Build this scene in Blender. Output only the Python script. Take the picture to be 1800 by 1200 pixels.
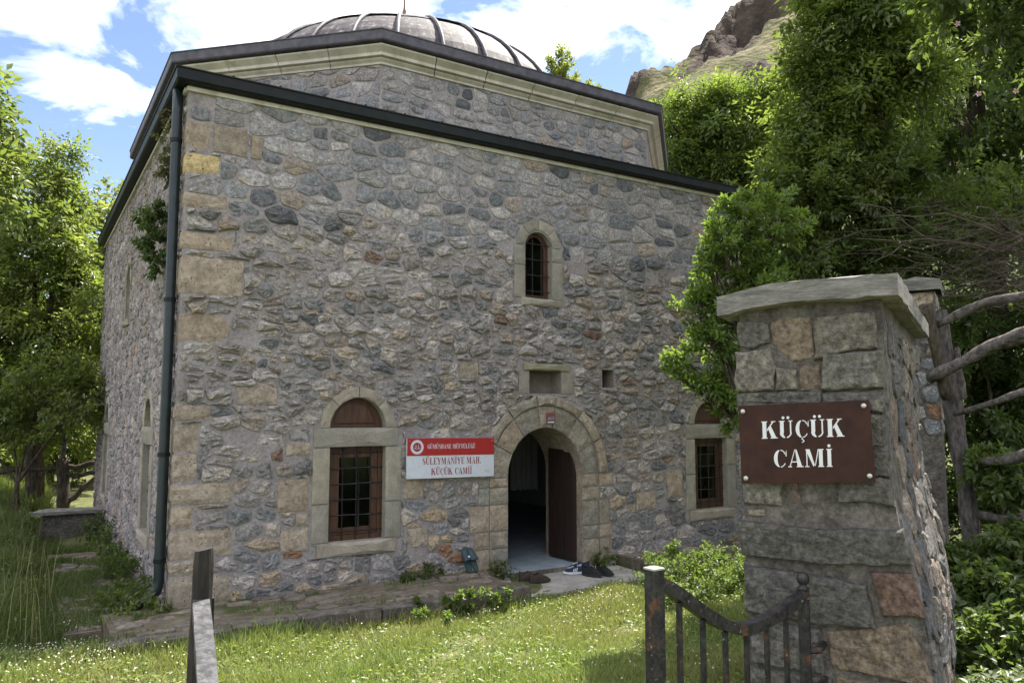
import bpy, bmesh, math, random
import numpy as np
from mathutils import Vector, noise as mnoise
from mathutils.geometry import tessellate_polygon

random.seed(7)
RNG = np.random.default_rng(11)
for o in list(bpy.data.objects):
    bpy.data.objects.remove(o)
SC = bpy.context.scene
COL = SC.collection

# ------------------------------------------------------------------ camera, world, sun, exposure
F_PX = 1379.0
YAW, PITCH = math.radians(58.0), math.radians(5.18)
CAM = np.array([-1.27, -8.08, 1.90])
FH = np.array([math.cos(YAW), math.sin(YAW), 0.0])
RT = np.array([math.sin(YAW), -math.cos(YAW), 0.0])
FW = FH * math.cos(PITCH) + np.array([0, 0, 1.0]) * math.sin(PITCH)
UPV = np.cross(RT, FW)


def at(px, py, d):
    """world point seen at picture point (1800 x 1200) at distance d along the optical axis"""
    return CAM + d * (FW + RT * (px - 900) / F_PX + UPV * (600 - py) / F_PX)


cam = bpy.data.cameras.new('camera')
cam.sensor_width = 36.0
cam.lens = F_PX / 1800 * 36.0
cam.clip_start, cam.clip_end = 0.05, 2000
cam_o = bpy.data.objects.new('camera', cam)
COL.objects.link(cam_o)
cam_o.location = CAM
cam_o.rotation_euler = (math.pi / 2 + PITCH, 0, YAW - math.pi / 2)
SC.camera = cam_o

SUN = np.array([0.56, 0.215, 1.0])
SUN /= np.linalg.norm(SUN)
SUN_EL = math.asin(SUN[2])
SUN_AZ = math.atan2(SUN[0], SUN[1])
sun = bpy.data.lights.new('sun', 'SUN')
sun.energy = 3.9
sun.angle = math.radians(0.5)
sun.color = (1.0, 0.94, 0.84)
sun_o = bpy.data.objects.new('sun', sun)
COL.objects.link(sun_o)
sun_o.rotation_euler = Vector(SUN).to_track_quat('Z', 'Y').to_euler()
sun_o.location = (10, 4, 20)

SC.view_settings.view_transform = 'Standard'
SC.view_settings.look = 'None'
SC.view_settings.gamma = 1
SC.view_settings.use_curve_mapping = False
SC.view_settings.exposure = 1.97

world = bpy.data.worlds.new('World')
SC.world = world
world.use_nodes = True


def build_world():
    nt = world.node_tree
    nt.nodes.clear()
    N, L = nt.nodes.new, nt.links.new
    out = N('ShaderNodeOutputWorld')
    bg = N('ShaderNodeBackground')
    bg.inputs['Strength'].default_value = 0.10
    L(bg.outputs[0], out.inputs[0])
    sky = N('ShaderNodeTexSky')
    sky.sky_type = 'NISHITA'
    sky.sun_disc = False
    sky.sun_elevation = SUN_EL
    sky.sun_rotation = SUN_AZ
    sky.altitude = 1200
    sky.air_density = 1.0
    sky.dust_density = 0.6
    sky.ozone_density = 1.6
    tc = N('ShaderNodeTexCoord')
    sep = N('ShaderNodeSeparateXYZ')
    L(tc.outputs['Generated'], sep.inputs[0])
    zz = N('ShaderNodeMath'); zz.operation = 'MAXIMUM'; zz.inputs[1].default_value = 0.0
    L(sep.outputs[2], zz.inputs[0])
    za = N('ShaderNodeMath'); za.operation = 'ADD'; za.inputs[1].default_value = 0.35
    L(zz.outputs[0], za.inputs[0])
    dx = N('ShaderNodeMath'); dx.operation = 'DIVIDE'
    dy = N('ShaderNodeMath'); dy.operation = 'DIVIDE'
    L(sep.outputs[0], dx.inputs[0]); L(za.outputs[0], dx.inputs[1])
    L(sep.outputs[1], dy.inputs[0]); L(za.outputs[0], dy.inputs[1])
    comb = N('ShaderNodeCombineXYZ')
    L(dx.outputs[0], comb.inputs[0]); L(dy.outputs[0], comb.inputs[1]); L(zz.outputs[0], comb.inputs[2])
    mp = N('ShaderNodeMapping')
    mp.inputs['Location'].default_value = CLOUD_LOC
    L(comb.outputs[0], mp.inputs[0])
    n1 = N('ShaderNodeTexNoise')
    n1.inputs['Scale'].default_value = 1.5; n1.inputs['Detail'].default_value = 2.0; n1.inputs['Roughness'].default_value = 0.5
    n2 = N('ShaderNodeTexNoise')
    n2.inputs['Scale'].default_value = 5.0; n2.inputs['Detail'].default_value = 9.0; n2.inputs['Roughness'].default_value = 0.58
    n2.inputs['Distortion'].default_value = 0.35
    L(mp.outputs[0], n1.inputs['Vector']); L(mp.outputs[0], n2.inputs['Vector'])
    m1 = N('ShaderNodeMath'); m1.operation = 'MULTIPLY_ADD'; m1.inputs[1].default_value = 1.0
    m2 = N('ShaderNodeMath'); m2.operation = 'MULTIPLY'; m2.inputs[1].default_value = 0.85
    L(n2.outputs[0], m2.inputs[0]); L(n1.outputs[0], m1.inputs[0]); L(m2.outputs[0], m1.inputs[2])
    ramp = N('ShaderNodeValToRGB')
    ramp.color_ramp.elements[0].position = 0.835; ramp.color_ramp.elements[0].color = (0, 0, 0, 1)
    ramp.color_ramp.elements[1].position = 1.0; ramp.color_ramp.elements[1].color = (1, 1, 1, 1)
    L(m1.outputs[0], ramp.inputs[0])
    # thin haze brightens the air towards the horizon, cloud bodies are near white
    mix = N('ShaderNodeMix'); mix.data_type = 'RGBA'
    mix.inputs['B'].default_value = (7.0, 7.0, 7.1, 1)
    L(ramp.outputs[0], mix.inputs['Factor'])
    pale = N('ShaderNodeMix'); pale.data_type = 'RGBA'; pale.blend_type = 'MULTIPLY'; pale.inputs['Factor'].default_value = 1.0
    pale.inputs['B'].default_value = (0.64, 0.60, 0.60, 1)
    L(sky.outputs[0], pale.inputs['A'])
    L(pale.outputs['Result'], mix.inputs['A'])
    L(mix.outputs['Result'], bg.inputs['Color'])


CLOUD_LOC = (5.1, 2.2, 0.0)
build_world()

# ------------------------------------------------------------------ helpers
WLOC = {}


def empty(name, loc, label=None, cat=None, group=None, parent=None):
    o = bpy.data.objects.new(name, None)
    COL.objects.link(o)
    o.empty_display_size = 0.2
    place(o, loc, parent)
    tag(o, label, cat, group)
    return o


def place(o, loc, parent):
    loc = np.array(loc, float)
    WLOC[o.name] = loc
    if parent is not None:
        o.parent = parent
        o.location = loc - WLOC[parent.name]
    else:
        o.location = loc


def tag(o, label=None, cat=None, group=None, kind=None):
    if label: o['label'] = label
    if cat: o['category'] = cat
    if group: o['group'] = group
    if kind: o['kind'] = kind
    return o


def obj(name, V, Fc, mat, parent=None, loc=None, smooth=False, cols=None, kind=None):
    """V: (n,3) world coords; Fc: list of index lists or (m,k) array; one mesh object"""
    V = np.asarray(V, float).reshape(-1, 3)
    if loc is None:
        if parent is not None and len(V) and name not in ('crown',):
            loc = V.mean(0)
        else:
            c = V.mean(0); loc = np.array([c[0], c[1], V[:, 2].min()])
    loc = np.array(loc, float)
    me = bpy.data.meshes.new(name)
    if isinstance(Fc, np.ndarray):
        m, k = Fc.shape
        me.vertices.add(len(V)); me.vertices.foreach_set('co', (V - loc).astype(np.float32).ravel())
        me.loops.add(m * k); me.loops.foreach_set('vertex_index', Fc.astype(np.int32).ravel())
        me.polygons.add(m); me.polygons.foreach_set('loop_start', np.arange(0, m * k, k, dtype=np.int32))
        me.update(calc_edges=True)
    else:
        me.from_pydata((V - loc).tolist(), [], [list(f) for f in Fc])
        me.update()
    if cols is not None:
        ca = me.color_attributes.new('tint', 'FLOAT_COLOR', 'POINT')
        c4 = np.ones((len(V), 4), np.float32); c4[:, :3] = cols
        ca.data.foreach_set('color', c4.ravel())
    if isinstance(mat, (list, tuple)):
        for m_ in mat: me.materials.append(m_)
    elif mat: me.materials.append(mat)
    if smooth:
        me.polygons.foreach_set('use_smooth', np.ones(len(me.polygons), bool))
    o = bpy.data.objects.new(name, me)
    COL.objects.link(o)
    place(o, loc, parent)
    if kind: o['kind'] = kind
    return o


class MB:
    def __init__(s): s.V = []; s.F = []; s.C = []
    def add(s, V, F, col=None):
        b = len(s.V)
        s.V.extend([tuple(v) for v in V]); s.F.extend([[i + b for i in f] for f in F])
        s.C.extend([col if col is not None else (1, 1, 1)] * len(V))
        return s
    def box(s, x0, x1, y0, y1, z0, z1, mp=None):
        P = [(x0, y0, z0), (x1, y0, z0), (x1, y1, z0), (x0, y1, z0), (x0, y0, z1), (x1, y0, z1), (x1, y1, z1), (x0, y1, z1)]
        if mp: P = [mp(*p) for p in P]
        return s.add(P, BOXF)
    def tube(s, pts, rad, n=8, cap=True):
        V, F = tube(pts, rad, n, cap)
        return s.add(V, F)
    def build(s, name, mat, parent=None, cols=False, **k):
        return obj(name, np.array(s.V), s.F, mat, parent, cols=np.array(s.C) if cols else None, **k)


BOXF = [(0, 3, 2, 1), (4, 5, 6, 7), (0, 1, 5, 4), (1, 2, 6, 5), (2, 3, 7, 6), (3, 0, 4, 7)]


def tube(pts, rad, n=8, cap=True):
    pts = np.asarray(pts, float)
    k = len(pts)
    rad = np.broadcast_to(np.asarray(rad, float), (k,)) if np.ndim(rad) < 2 else rad
    T = np.gradient(pts, axis=0)
    T /= np.linalg.norm(T, axis=1)[:, None] + 1e-9
    a = np.array([0, 0, 1.0]) if abs(T[0][2]) < 0.9 else np.array([1.0, 0, 0])
    V = []
    for i in range(k):
        a = a - T[i] * (a @ T[i]); a /= np.linalg.norm(a) + 1e-9
        b = np.cross(T[i], a)
        for j in range(n):
            t = 2 * math.pi * (j + 0.5) / n
            V.append(pts[i] + rad[i] * (math.cos(t) * a + math.sin(t) * b))
    F = []
    for i in range(k - 1):
        for j in range(n):
            F.append((i * n + j, i * n + (j + 1) % n, (i + 1) * n + (j + 1) % n, (i + 1) * n + j))
    if cap:
        F.append(tuple(range(n - 1, -1, -1))); F.append(tuple((k - 1) * n + j for j in range(n)))
    return V, F


def lathe(profile, n, c):
    V = []; F = []
    for r, z in profile:
        for j in range(n):
            t = 2 * math.pi * j / n
            V.append((c[0] + r * math.cos(t), c[1] + r * math.sin(t), c[2] + z))
    for i in range(len(profile) - 1):
        for j in range(n):
            F.append((i * n + j, i * n + (j + 1) % n, (i + 1) * n + (j + 1) % n, (i + 1) * n + j))
    F.append(tuple(range(n - 1, -1, -1))); F.append(tuple((len(profile) - 1) * n + j for j in range(n)))
    return V, F


# ------------------------------------------------------------------ materials
def new_mat(name):
    m = bpy.data.materials.new(name)
    m.use_nodes = True
    nt = m.node_tree
    nt.nodes.clear()
    out = nt.nodes.new('ShaderNodeOutputMaterial')
    return m, nt, out


def noise_mat(name, c1, c2, scale=6, detail=6, rough=0.85, bump=0.0, bump_scale=30, attr=False, spots=None, stretch=None, metallic=0.0, lo=0.35, hi=0.65, spec=0.4, second=None, grain=None):
    """two-tone procedural surface; attr multiplies by the per-piece tint; spots=(color,scale,threshold,width)"""
    m, nt, out = new_mat(name)
    N, L = nt.nodes.new, nt.links.new
    bs = N('ShaderNodeBsdfPrincipled')
    bs.inputs['Roughness'].default_value = rough
    bs.inputs['Metallic'].default_value = metallic
    bs.inputs['Specular IOR Level'].default_value = spec
    L(bs.outputs[0], out.inputs[0])
    geo = N('ShaderNodeNewGeometry')
    vec = geo.outputs['Position']
    if stretch:
        mp = N('ShaderNodeMapping'); mp.inputs['Scale'].default_value = stretch
        L(vec, mp.inputs[0]); vec = mp.outputs[0]
    n = N('ShaderNodeTexNoise'); n.inputs['Scale'].default_value = scale; n.inputs['Detail'].default_value = detail; n.inputs['Roughness'].default_value = 0.62
    L(vec, n.inputs['Vector'])
    r = N('ShaderNodeValToRGB')
    r.color_ramp.elements[0].position = lo; r.color_ramp.elements[0].color = (*c1, 1)
    r.color_ramp.elements[1].position = hi; r.color_ramp.elements[1].color = (*c2, 1)
    L(n.outputs[0], r.inputs[0])
    col = r.outputs[0]
    if second:
        n3 = N('ShaderNodeTexNoise'); n3.inputs['Scale'].default_value = second[1]; n3.inputs['Detail'].default_value = 5
        L(vec, n3.inputs['Vector'])
        r3 = N('ShaderNodeValToRGB'); r3.color_ramp.elements[0].position = second[2]; r3.color_ramp.elements[1].position = second[2] + second[3]
        L(n3.outputs[0], r3.inputs[0])
        x3 = N('ShaderNodeMix'); x3.data_type = 'RGBA'; x3.inputs['B'].default_value = (*second[0], 1)
        L(col, x3.inputs['A']); L(r3.outputs[0], x3.inputs['Factor']); col = x3.outputs['Result']
    if grain:
        ng = N('ShaderNodeTexNoise'); ng.inputs['Scale'].default_value = grain[0]; ng.inputs['Detail'].default_value = 6; ng.inputs['Roughness'].default_value = 0.7
        L(vec, ng.inputs['Vector'])
        mg = N('ShaderNodeMapRange'); mg.inputs['From Min'].default_value = .32; mg.inputs['From Max'].default_value = .68
        mg.inputs['To Min'].default_value = grain[1]; mg.inputs['To Max'].default_value = grain[2]
        L(ng.outputs[0], mg.inputs['Value'])
        xg = N('ShaderNodeMix'); xg.data_type = 'RGBA'; xg.blend_type = 'MULTIPLY'; xg.inputs['Factor'].default_value = 1
        L(col, xg.inputs['A']); L(mg.outputs[0], xg.inputs['B']); col = xg.outputs['Result']
    if attr:
        a = N('ShaderNodeAttribute'); a.attribute_name = 'tint'
        x = N('ShaderNodeMix'); x.data_type = 'RGBA'; x.blend_type = 'MULTIPLY'; x.inputs['Factor'].default_value = 1
        L(col, x.inputs['A']); L(a.outputs['Color'], x.inputs['B']); col = x.outputs['Result']
    if spots:
        n2 = N('ShaderNodeTexNoise'); n2.inputs['Scale'].default_value = spots[1]; n2.inputs['Detail'].default_value = 4
        L(vec, n2.inputs['Vector'])
        r2 = N('ShaderNodeValToRGB'); r2.color_ramp.elements[0].position = spots[2]; r2.color_ramp.elements[1].position = spots[2] + spots[3]
        L(n2.outputs[0], r2.inputs[0])
        x2 = N('ShaderNodeMix'); x2.data_type = 'RGBA'; x2.inputs['B'].default_value = (*spots[0], 1)
        L(col, x2.inputs['A']); L(r2.outputs[0], x2.inputs['Factor']); col = x2.outputs['Result']
    L(col, bs.inputs['Base Color'])
    if bump:
        nb = N('ShaderNodeTexNoise'); nb.inputs['Scale'].default_value = bump_scale; nb.inputs['Detail'].default_value = 7; nb.inputs['Roughness'].default_value = 0.65
        L(vec, nb.inputs['Vector'])
        b = N('ShaderNodeBump'); b.inputs['Strength'].default_value = 1.0; b.inputs['Distance'].default_value = bump
        L(nb.outputs[0], b.inputs['Height']); L(b.outputs[0], bs.inputs['Normal'])
    return m


def flat_mat(name, c, rough=0.6, metallic=0.0, spec=0.5):
    return noise_mat(name, tuple(v * 0.9 for v in c), c, scale=20, rough=rough, metallic=metallic, spec=spec)


def leaf_mat(name, trans=0.45, gloss=0.06):
    m, nt, out = new_mat(name)
    N, L = nt.nodes.new, nt.links.new
    a = N('ShaderNodeAttribute'); a.attribute_name = 'tint'
    d = N('ShaderNodeBsdfDiffuse'); t = N('ShaderNodeBsdfTranslucent'); g = N('ShaderNodeBsdfGlossy')
    g.inputs['Roughness'].default_value = 0.42
    L(a.outputs['Color'], d.inputs['Color'])
    hs = N('ShaderNodeMix'); hs.data_type = 'RGBA'; hs.blend_type = 'MULTIPLY'; hs.inputs['Factor'].default_value = 1
    hs.inputs['B'].default_value = (1.18, 1.14, 0.72, 1)
    L(a.outputs['Color'], hs.inputs['A']); L(hs.outputs['Result'], t.inputs['Color'])
    x = N('ShaderNodeMixShader'); x.inputs[0].default_value = trans
    L(d.outputs[0], x.inputs[1]); L(t.outputs[0], x.inputs[2])
    y = N('ShaderNodeMixShader'); y.inputs[0].default_value = gloss
    L(x.outputs[0], y.inputs[1]); L(g.outputs[0], y.inputs[2])
    L(y.outputs[0], out.inputs[0])
    return m


def glass_mat(name):
    m, nt, out = new_mat(name)
    N, L = nt.nodes.new, nt.links.new
    t = N('ShaderNodeBsdfTransparent'); t.inputs['Color'].default_value = (0.3, 0.33, 0.33, 1)
    g = N('ShaderNodeBsdfGlossy'); g.inputs['Roughness'].default_value = 0.08
    n = N('ShaderNodeTexNoise'); n.inputs['Scale'].default_value = 3
    b = N('ShaderNodeBump'); b.inputs['Distance'].default_value = 0.004
    L(n.outputs[0], b.inputs['Height']); L(b.outputs[0], g.inputs['Normal'])
    fr = N('ShaderNodeFresnel'); fr.inputs['IOR'].default_value = 1.45
    x = N('ShaderNodeMixShader')
    L(fr.outputs[0], x.inputs[0]); L(t.outputs[0], x.inputs[1]); L(g.outputs[0], x.inputs[2])
    L(x.outputs[0], out.inputs[0])
    return m


M_STONE = noise_mat('rubble_stone', (0.62, 0.62, 0.62), (1.3, 1.28, 1.22), scale=16, detail=9, bump=0.022, bump_scale=26, attr=True, rough=0.95, spec=0.2, lo=0.3, hi=0.72,
                    second=((1.25, 1.12, 0.9), 5.0, 0.55, 0.2), grain=(38, 0.55, 1.5))
M_MORTAR = noise_mat('lime_mortar', (0.225, 0.203, 0.2), (0.33, 0.302, 0.297), scale=3.5, detail=9, bump=0.03, bump_scale=14, rough=0.95, spec=0.15, grain=(30, 0.75, 1.22))
M_TRAV = noise_mat('travertine', (0.68, 0.66, 0.62), (1.15, 1.13, 1.08), scale=9, detail=9, bump=0.010, bump_scale=45, attr=True, rough=0.9, spec=0.2,
                   spots=((0.11, 0.085, 0.06), 42, 0.63, 0.05), second=((0.8, 0.72, 0.6), 3.0, 0.55, 0.2), grain=(30, 0.72, 1.3))
M_DRESS = noise_mat('dressed_sandstone', (0.8, 0.8, 0.76), (1.12, 1.1, 1.05), scale=7, detail=8, bump=0.004, bump_scale=60, attr=True, rough=0.9, spec=0.2, grain=(40, 0.84, 1.14))
M_CORN = noise_mat('cream_limestone', (0.40, 0.375, 0.31), (0.54, 0.515, 0.445), scale=5, detail=7, bump=0.004, bump_scale=40, rough=0.85, stretch=(1, 1, 0.4), second=((0.36, 0.32, 0.24), 9, 0.58, 0.16))
M_LEAD = noise_mat('weathered_lead', (0.036, 0.03, 0.034), (0.085, 0.075, 0.082), scale=7, detail=8, bump=0.004, bump_scale=30, rough=0.7, stretch=(1, 1, 0.22), spec=0.2,
                   second=((0.2, 0.188, 0.2), 14, 0.56, 0.14))
M_FASCIA = noise_mat('lead_fascia', (0.05, 0.047, 0.06), (0.095, 0.09, 0.11), scale=8, rough=0.6, spec=0.3, bump=0.004, bump_scale=25)
M_GUTTER = noise_mat('dark_gutter_paint', (0.005, 0.007, 0.008), (0.010, 0.013, 0.014), scale=9, rough=0.5, spec=0.2)
M_PIPE = noise_mat('green_pipe_paint', (0.007, 0.014, 0.016), (0.014, 0.024, 0.027), scale=8, rough=0.35)
M_WOOD = noise_mat('brown_wood', (0.042, 0.0185, 0.010), (0.088, 0.041, 0.022), scale=9, detail=8, rough=0.55, bump=0.003, bump_scale=60, stretch=(3, 3, 0.35))
M_DOOR = noise_mat('door_wood', (0.018, 0.010, 0.008), (0.036, 0.02, 0.016), scale=12, detail=8, rough=0.55, bump=0.004, bump_scale=50, stretch=(5, 5, 0.4))
M_IRON = noise_mat('black_iron', (0.012, 0.012, 0.013), (0.03, 0.027, 0.026), scale=30, rough=0.5, metallic=0.3)
M_GATE = noise_mat('rusty_gate_iron', (0.014, 0.0135, 0.015), (0.042, 0.038, 0.039), scale=22, detail=7, rough=0.5, metallic=0.45, bump=0.004, bump_scale=70,
                   second=((0.10, 0.045, 0.025), 11, 0.6, 0.1), spots=((0.24, 0.23, 0.23), 45, 0.68, 0.05), grain=(60, .5, 1.7))
M_CHAR = noise_mat('dark_weathered_wood', (0.008, 0.007, 0.006), (0.032, 0.026, 0.022), scale=20, detail=9, rough=0.75, bump=0.012, bump_scale=40, stretch=(2, 2, .4), second=((0.07, 0.028, 0.018), 9, .6, .12))
M_WORN = noise_mat('flaking_grey_paint', (0.03, 0.03, 0.033), (0.085, 0.085, 0.09), scale=26, detail=9, rough=0.8, bump=0.006, bump_scale=50, lo=.42, hi=.6, grain=(90, .6, 1.3))
M_GLASS = glass_mat('window_glass')
M_PLASTER = noise_mat('interior_plaster', (0.42, 0.41, 0.39), (0.5, 0.49, 0.47), scale=2, rough=0.9)
M_FLOORIN = noise_mat('blue_grey_tile', (0.2, 0.25, 0.3), (0.33, 0.38, 0.43), scale=5, rough=0.5, bump=0.002)
M_CONC = noise_mat('concrete', (0.25, 0.235, 0.22), (0.4, 0.385, 0.36), scale=4, detail=9, rough=0.92, bump=0.006, bump_scale=40, grain=(40, 0.8, 1.2))
M_CAP = noise_mat('board_marked_concrete', (0.12, 0.115, 0.105), (0.26, 0.25, 0.23), scale=5, detail=9, rough=0.95, bump=0.009, bump_scale=18, stretch=(1.2, 1.2, 7), second=((0.14, 0.135, 0.12), 6, 0.55, 0.15), grain=(30, 0.7, 1.25))
M_KERB = noise_mat('mossy_kerb_stone', (0.06, 0.052, 0.045), (0.16, 0.14, 0.122), scale=7, detail=8, rough=0.95, bump=0.012, bump_scale=24, second=((0.055, 0.075, 0.03), 4, 0.58, 0.12), grain=(30, 0.6, 1.4))
M_PAVE = noise_mat('path_stone', (0.6, 0.58, 0.55), (1.15, 1.1, 1.05), scale=10, detail=8, rough=0.95, bump=0.014, bump_scale=30, attr=True, grain=(30, 0.65, 1.35))
M_SOIL = noise_mat('soil_and_moss', (0.10, 0.082, 0.062), (0.19, 0.16, 0.125), scale=6, detail=9, rough=1, bump=0.02, bump_scale=20, second=((0.06, 0.075, 0.028), 2.5, 0.5, 0.15), spec=0.1)
M_GROUND = noise_mat('turf_ground', (0.06, 0.08, 0.028), (0.14, 0.135, 0.065), scale=3, detail=9, rough=1, bump=0.03, bump_scale=12, spec=0.1)
M_PSTONE = noise_mat('pier_stone', (0.6, 0.6, 0.6), (1.35, 1.35, 1.3), scale=22, detail=10, bump=0.02, bump_scale=34, attr=True, rough=0.95, spec=0.2, lo=0.3, hi=0.75, second=((1.5, 1.45, 1.3), 9.0, 0.6, 0.12), grain=(48, 0.45, 1.65))
M_PMORT = noise_mat('pier_mortar', (0.095, 0.087, 0.077), (0.2, 0.183, 0.162), scale=9, detail=9, bump=0.05, bump_scale=24, rough=0.95, spec=0.15, grain=(36, 0.68, 1.32))
M_RUST = noise_mat('rusted_sign_steel', (0.022, 0.0075, 0.005), (0.042, 0.0145, 0.009), scale=14, detail=9, rough=0.75, spec=0.3)
M_WHITE = flat_mat('white_paint', (0.62, 0.63, 0.64), 0.6)
M_PANEL = flat_mat('white_sign_print', (0.56, 0.59, 0.66), 0.45)
M_RED = flat_mat('red_sign_print', (0.34, 0.014, 0.014), 0.45)
M_DRED = flat_mat('dark_red_print', (0.24, 0.02, 0.024), 0.5)
M_FADED = flat_mat('faded_red_enamel', (0.2, 0.06, 0.065), 0.5)
M_NAVYP = flat_mat('navy_print', (0.02, 0.05, 0.09), 0.5)
M_GREYP = flat_mat('grey_print', (0.32, 0.3, 0.28), 0.5)
M_STEEL = flat_mat('bolt_steel', (0.5, 0.49, 0.46), 0.4, 0.7)
M_BARK = noise_mat('bark', (0.035, 0.028, 0.021), (0.12, 0.10, 0.08), scale=14, detail=8, rough=0.95, bump=0.02, bump_scale=30, stretch=(2, 2, 0.5), spec=0.1)
M_GREYWOOD = noise_mat('weathered_branch', (0.05, 0.043, 0.04), (0.17, 0.152, 0.142), scale=22, detail=9, rough=0.95, bump=0.012, bump_scale=40, stretch=(1, 1, 1), spec=0.15)
M_POSTBARK = noise_mat('grey_bark', (0.05, 0.044, 0.042), (0.15, 0.135, 0.13), scale=24, detail=9, rough=0.95, bump=0.02, bump_scale=45, stretch=(1, 1, .35), spec=0.1, grain=(50, .6, 1.4))
M_DRYTWIG = noise_mat('dry_twig', (0.04, 0.031, 0.025), (0.125, 0.104, 0.087), scale=8, rough=0.95, spec=0.1)
M_LEAF = leaf_mat('leaf', 0.62, 0.035)
M_GRASS = leaf_mat('grass_blade', 0.4, 0.03)
M_PETAL = noise_mat('white_petal', (0.42, 0.41, 0.33), (0.6, 0.59, 0.5), rough=0.8)
M_POLLEN = flat_mat('yellow_centre', (0.6, 0.4, 0.04), 0.9)
M_PINK = flat_mat('pink_petal', (0.75, 0.5, 0.55), 0.8)

# ------------------------------------------------------------------ rubble masonry


def clip(poly, nx, ny, c):
    """keep the side nx*x+ny*y <= c of a convex polygon"""
    out = []
    n = len(poly)
    for i in range(n):
        ax, ay = poly[i]; bx, by = poly[(i + 1) % n]
        da = nx * ax + ny * ay - c; db = nx * bx + ny * by - c
        if da <= 0: out.append((ax, ay))
        if (da < 0 < db) or (db < 0 < da):
            t = da / (da - db); out.append((ax + t * (bx - ax), ay + t * (by - ay)))
    return out


def area(p):
    return 0.5 * sum(p[i][0] * p[(i + 1) % len(p)][1] - p[(i + 1) % len(p)][0] * p[i][1] for i in range(len(p)))


def ccw(p):
    return p if area(p) > 0 else p[::-1]


def cells(x0, x1, y0, y1, size, gap, rnd, aniso=0.62):
    """irregular roughly coursed stones as convex polygons; size(y)->(w,h)"""
    S = []
    y = y0 - 0.05
    while y < y1 + 0.1:
        w, h = size(y)
        hh = h * rnd.uniform(0.75, 1.3)
        x = x0 - rnd.uniform(0, w)
        while x < x1 + w:
            ww = w * rnd.choice((rnd.uniform(0.5, 0.8), rnd.uniform(0.8, 1.25), rnd.uniform(1.2, 1.9)))
            if ww < w * 0.8 and rnd.random() < 0.5:
                S.append((x + ww / 2, y + hh * rnd.uniform(0.1, 0.3))); S.append((x + ww / 2 + rnd.uniform(-.03, .03), y + hh * rnd.uniform(0.65, 0.85)))
            else:
                S.append((x + ww / 2 + rnd.uniform(-.1, .1) * ww, y + hh / 2 + rnd.uniform(-.22, .22) * hh))
            x += ww
        y += hh
    P = [(sx * aniso, sy) for sx, sy in S]
    B = {}
    bs = 0.2
    for i, (px, py) in enumerate(P):
        B.setdefault((int(px // bs), int(py // bs)), []).append(i)
    res = []
    for i, (px, py) in enumerate(P):
        if not (x0 - .1 <= S[i][0] <= x1 + .1 and y0 - .1 <= S[i][1] <= y1 + .1): continue
        poly = [(px - .3, py - .3), (px + .3, py - .3), (px + .3, py + .3), (px - .3, py + .3)]
        g = gap * rnd.uniform(0.6, 1.7)
        bx, by = int(px // bs), int(py // bs)
        nb = []
        for ix in range(bx - 2, bx + 3):
            for iy in range(by - 2, by + 3):
                nb.extend(B.get((ix, iy), ()))
        nb = sorted(((P[j][0] - px) ** 2 + (P[j][1] - py) ** 2, j) for j in nb if j != i)
        for d2, j in nb[:16]:
            d = math.sqrt(d2)
            if d < 1e-6: continue
            nx, ny = (P[j][0] - px) / d, (P[j][1] - py) / d
            poly = clip(poly, nx, ny, nx * px + ny * py + d / 2 - g)
            if len(poly) < 3: break
        if len(poly) < 3: continue
        poly = [(a / aniso, b) for a, b in poly]
        for nx, ny, c in ((-1, 0, -x0), (1, 0, x1), (0, -1, -y0), (0, 1, y1)):
            poly = clip(poly, nx, ny, c)
            if len(poly) < 3: break
        if len(poly) >= 3 and abs(area(poly)) > 0.0012:
            res.append(ccw(poly))
    return res


def exclude(poly, ex, gap):
    """cut a convex cell back outside a convex polygon (ccw)"""
    xs = [p[0] for p in poly]; ys = [p[1] for p in poly]
    ex_x = [p[0] for p in ex]; ex_y = [p[1] for p in ex]
    if max(xs) < min(ex_x) - gap or min(xs) > max(ex_x) + gap or max(ys) < min(ex_y) - gap or min(ys) > max(ex_y) + gap:
        return poly
    best, ba = None, 0
    n = len(ex)
    for i in range(n):
        ax, ay = ex[i]; bx, by = ex[(i + 1) % n]
        ln = math.hypot(bx - ax, by - ay)
        if ln < 1e-6: continue
        nx, ny = (by - ay) / ln, -(bx - ax) / ln   # outward for ccw
        q = clip(poly, -nx, -ny, -(nx * ax + ny * ay) - gap)
        if len(q) >= 3:
            a = abs(area(q))
            if a > ba: best, ba = q, a
    return best if ba > 0.0012 else None


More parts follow.
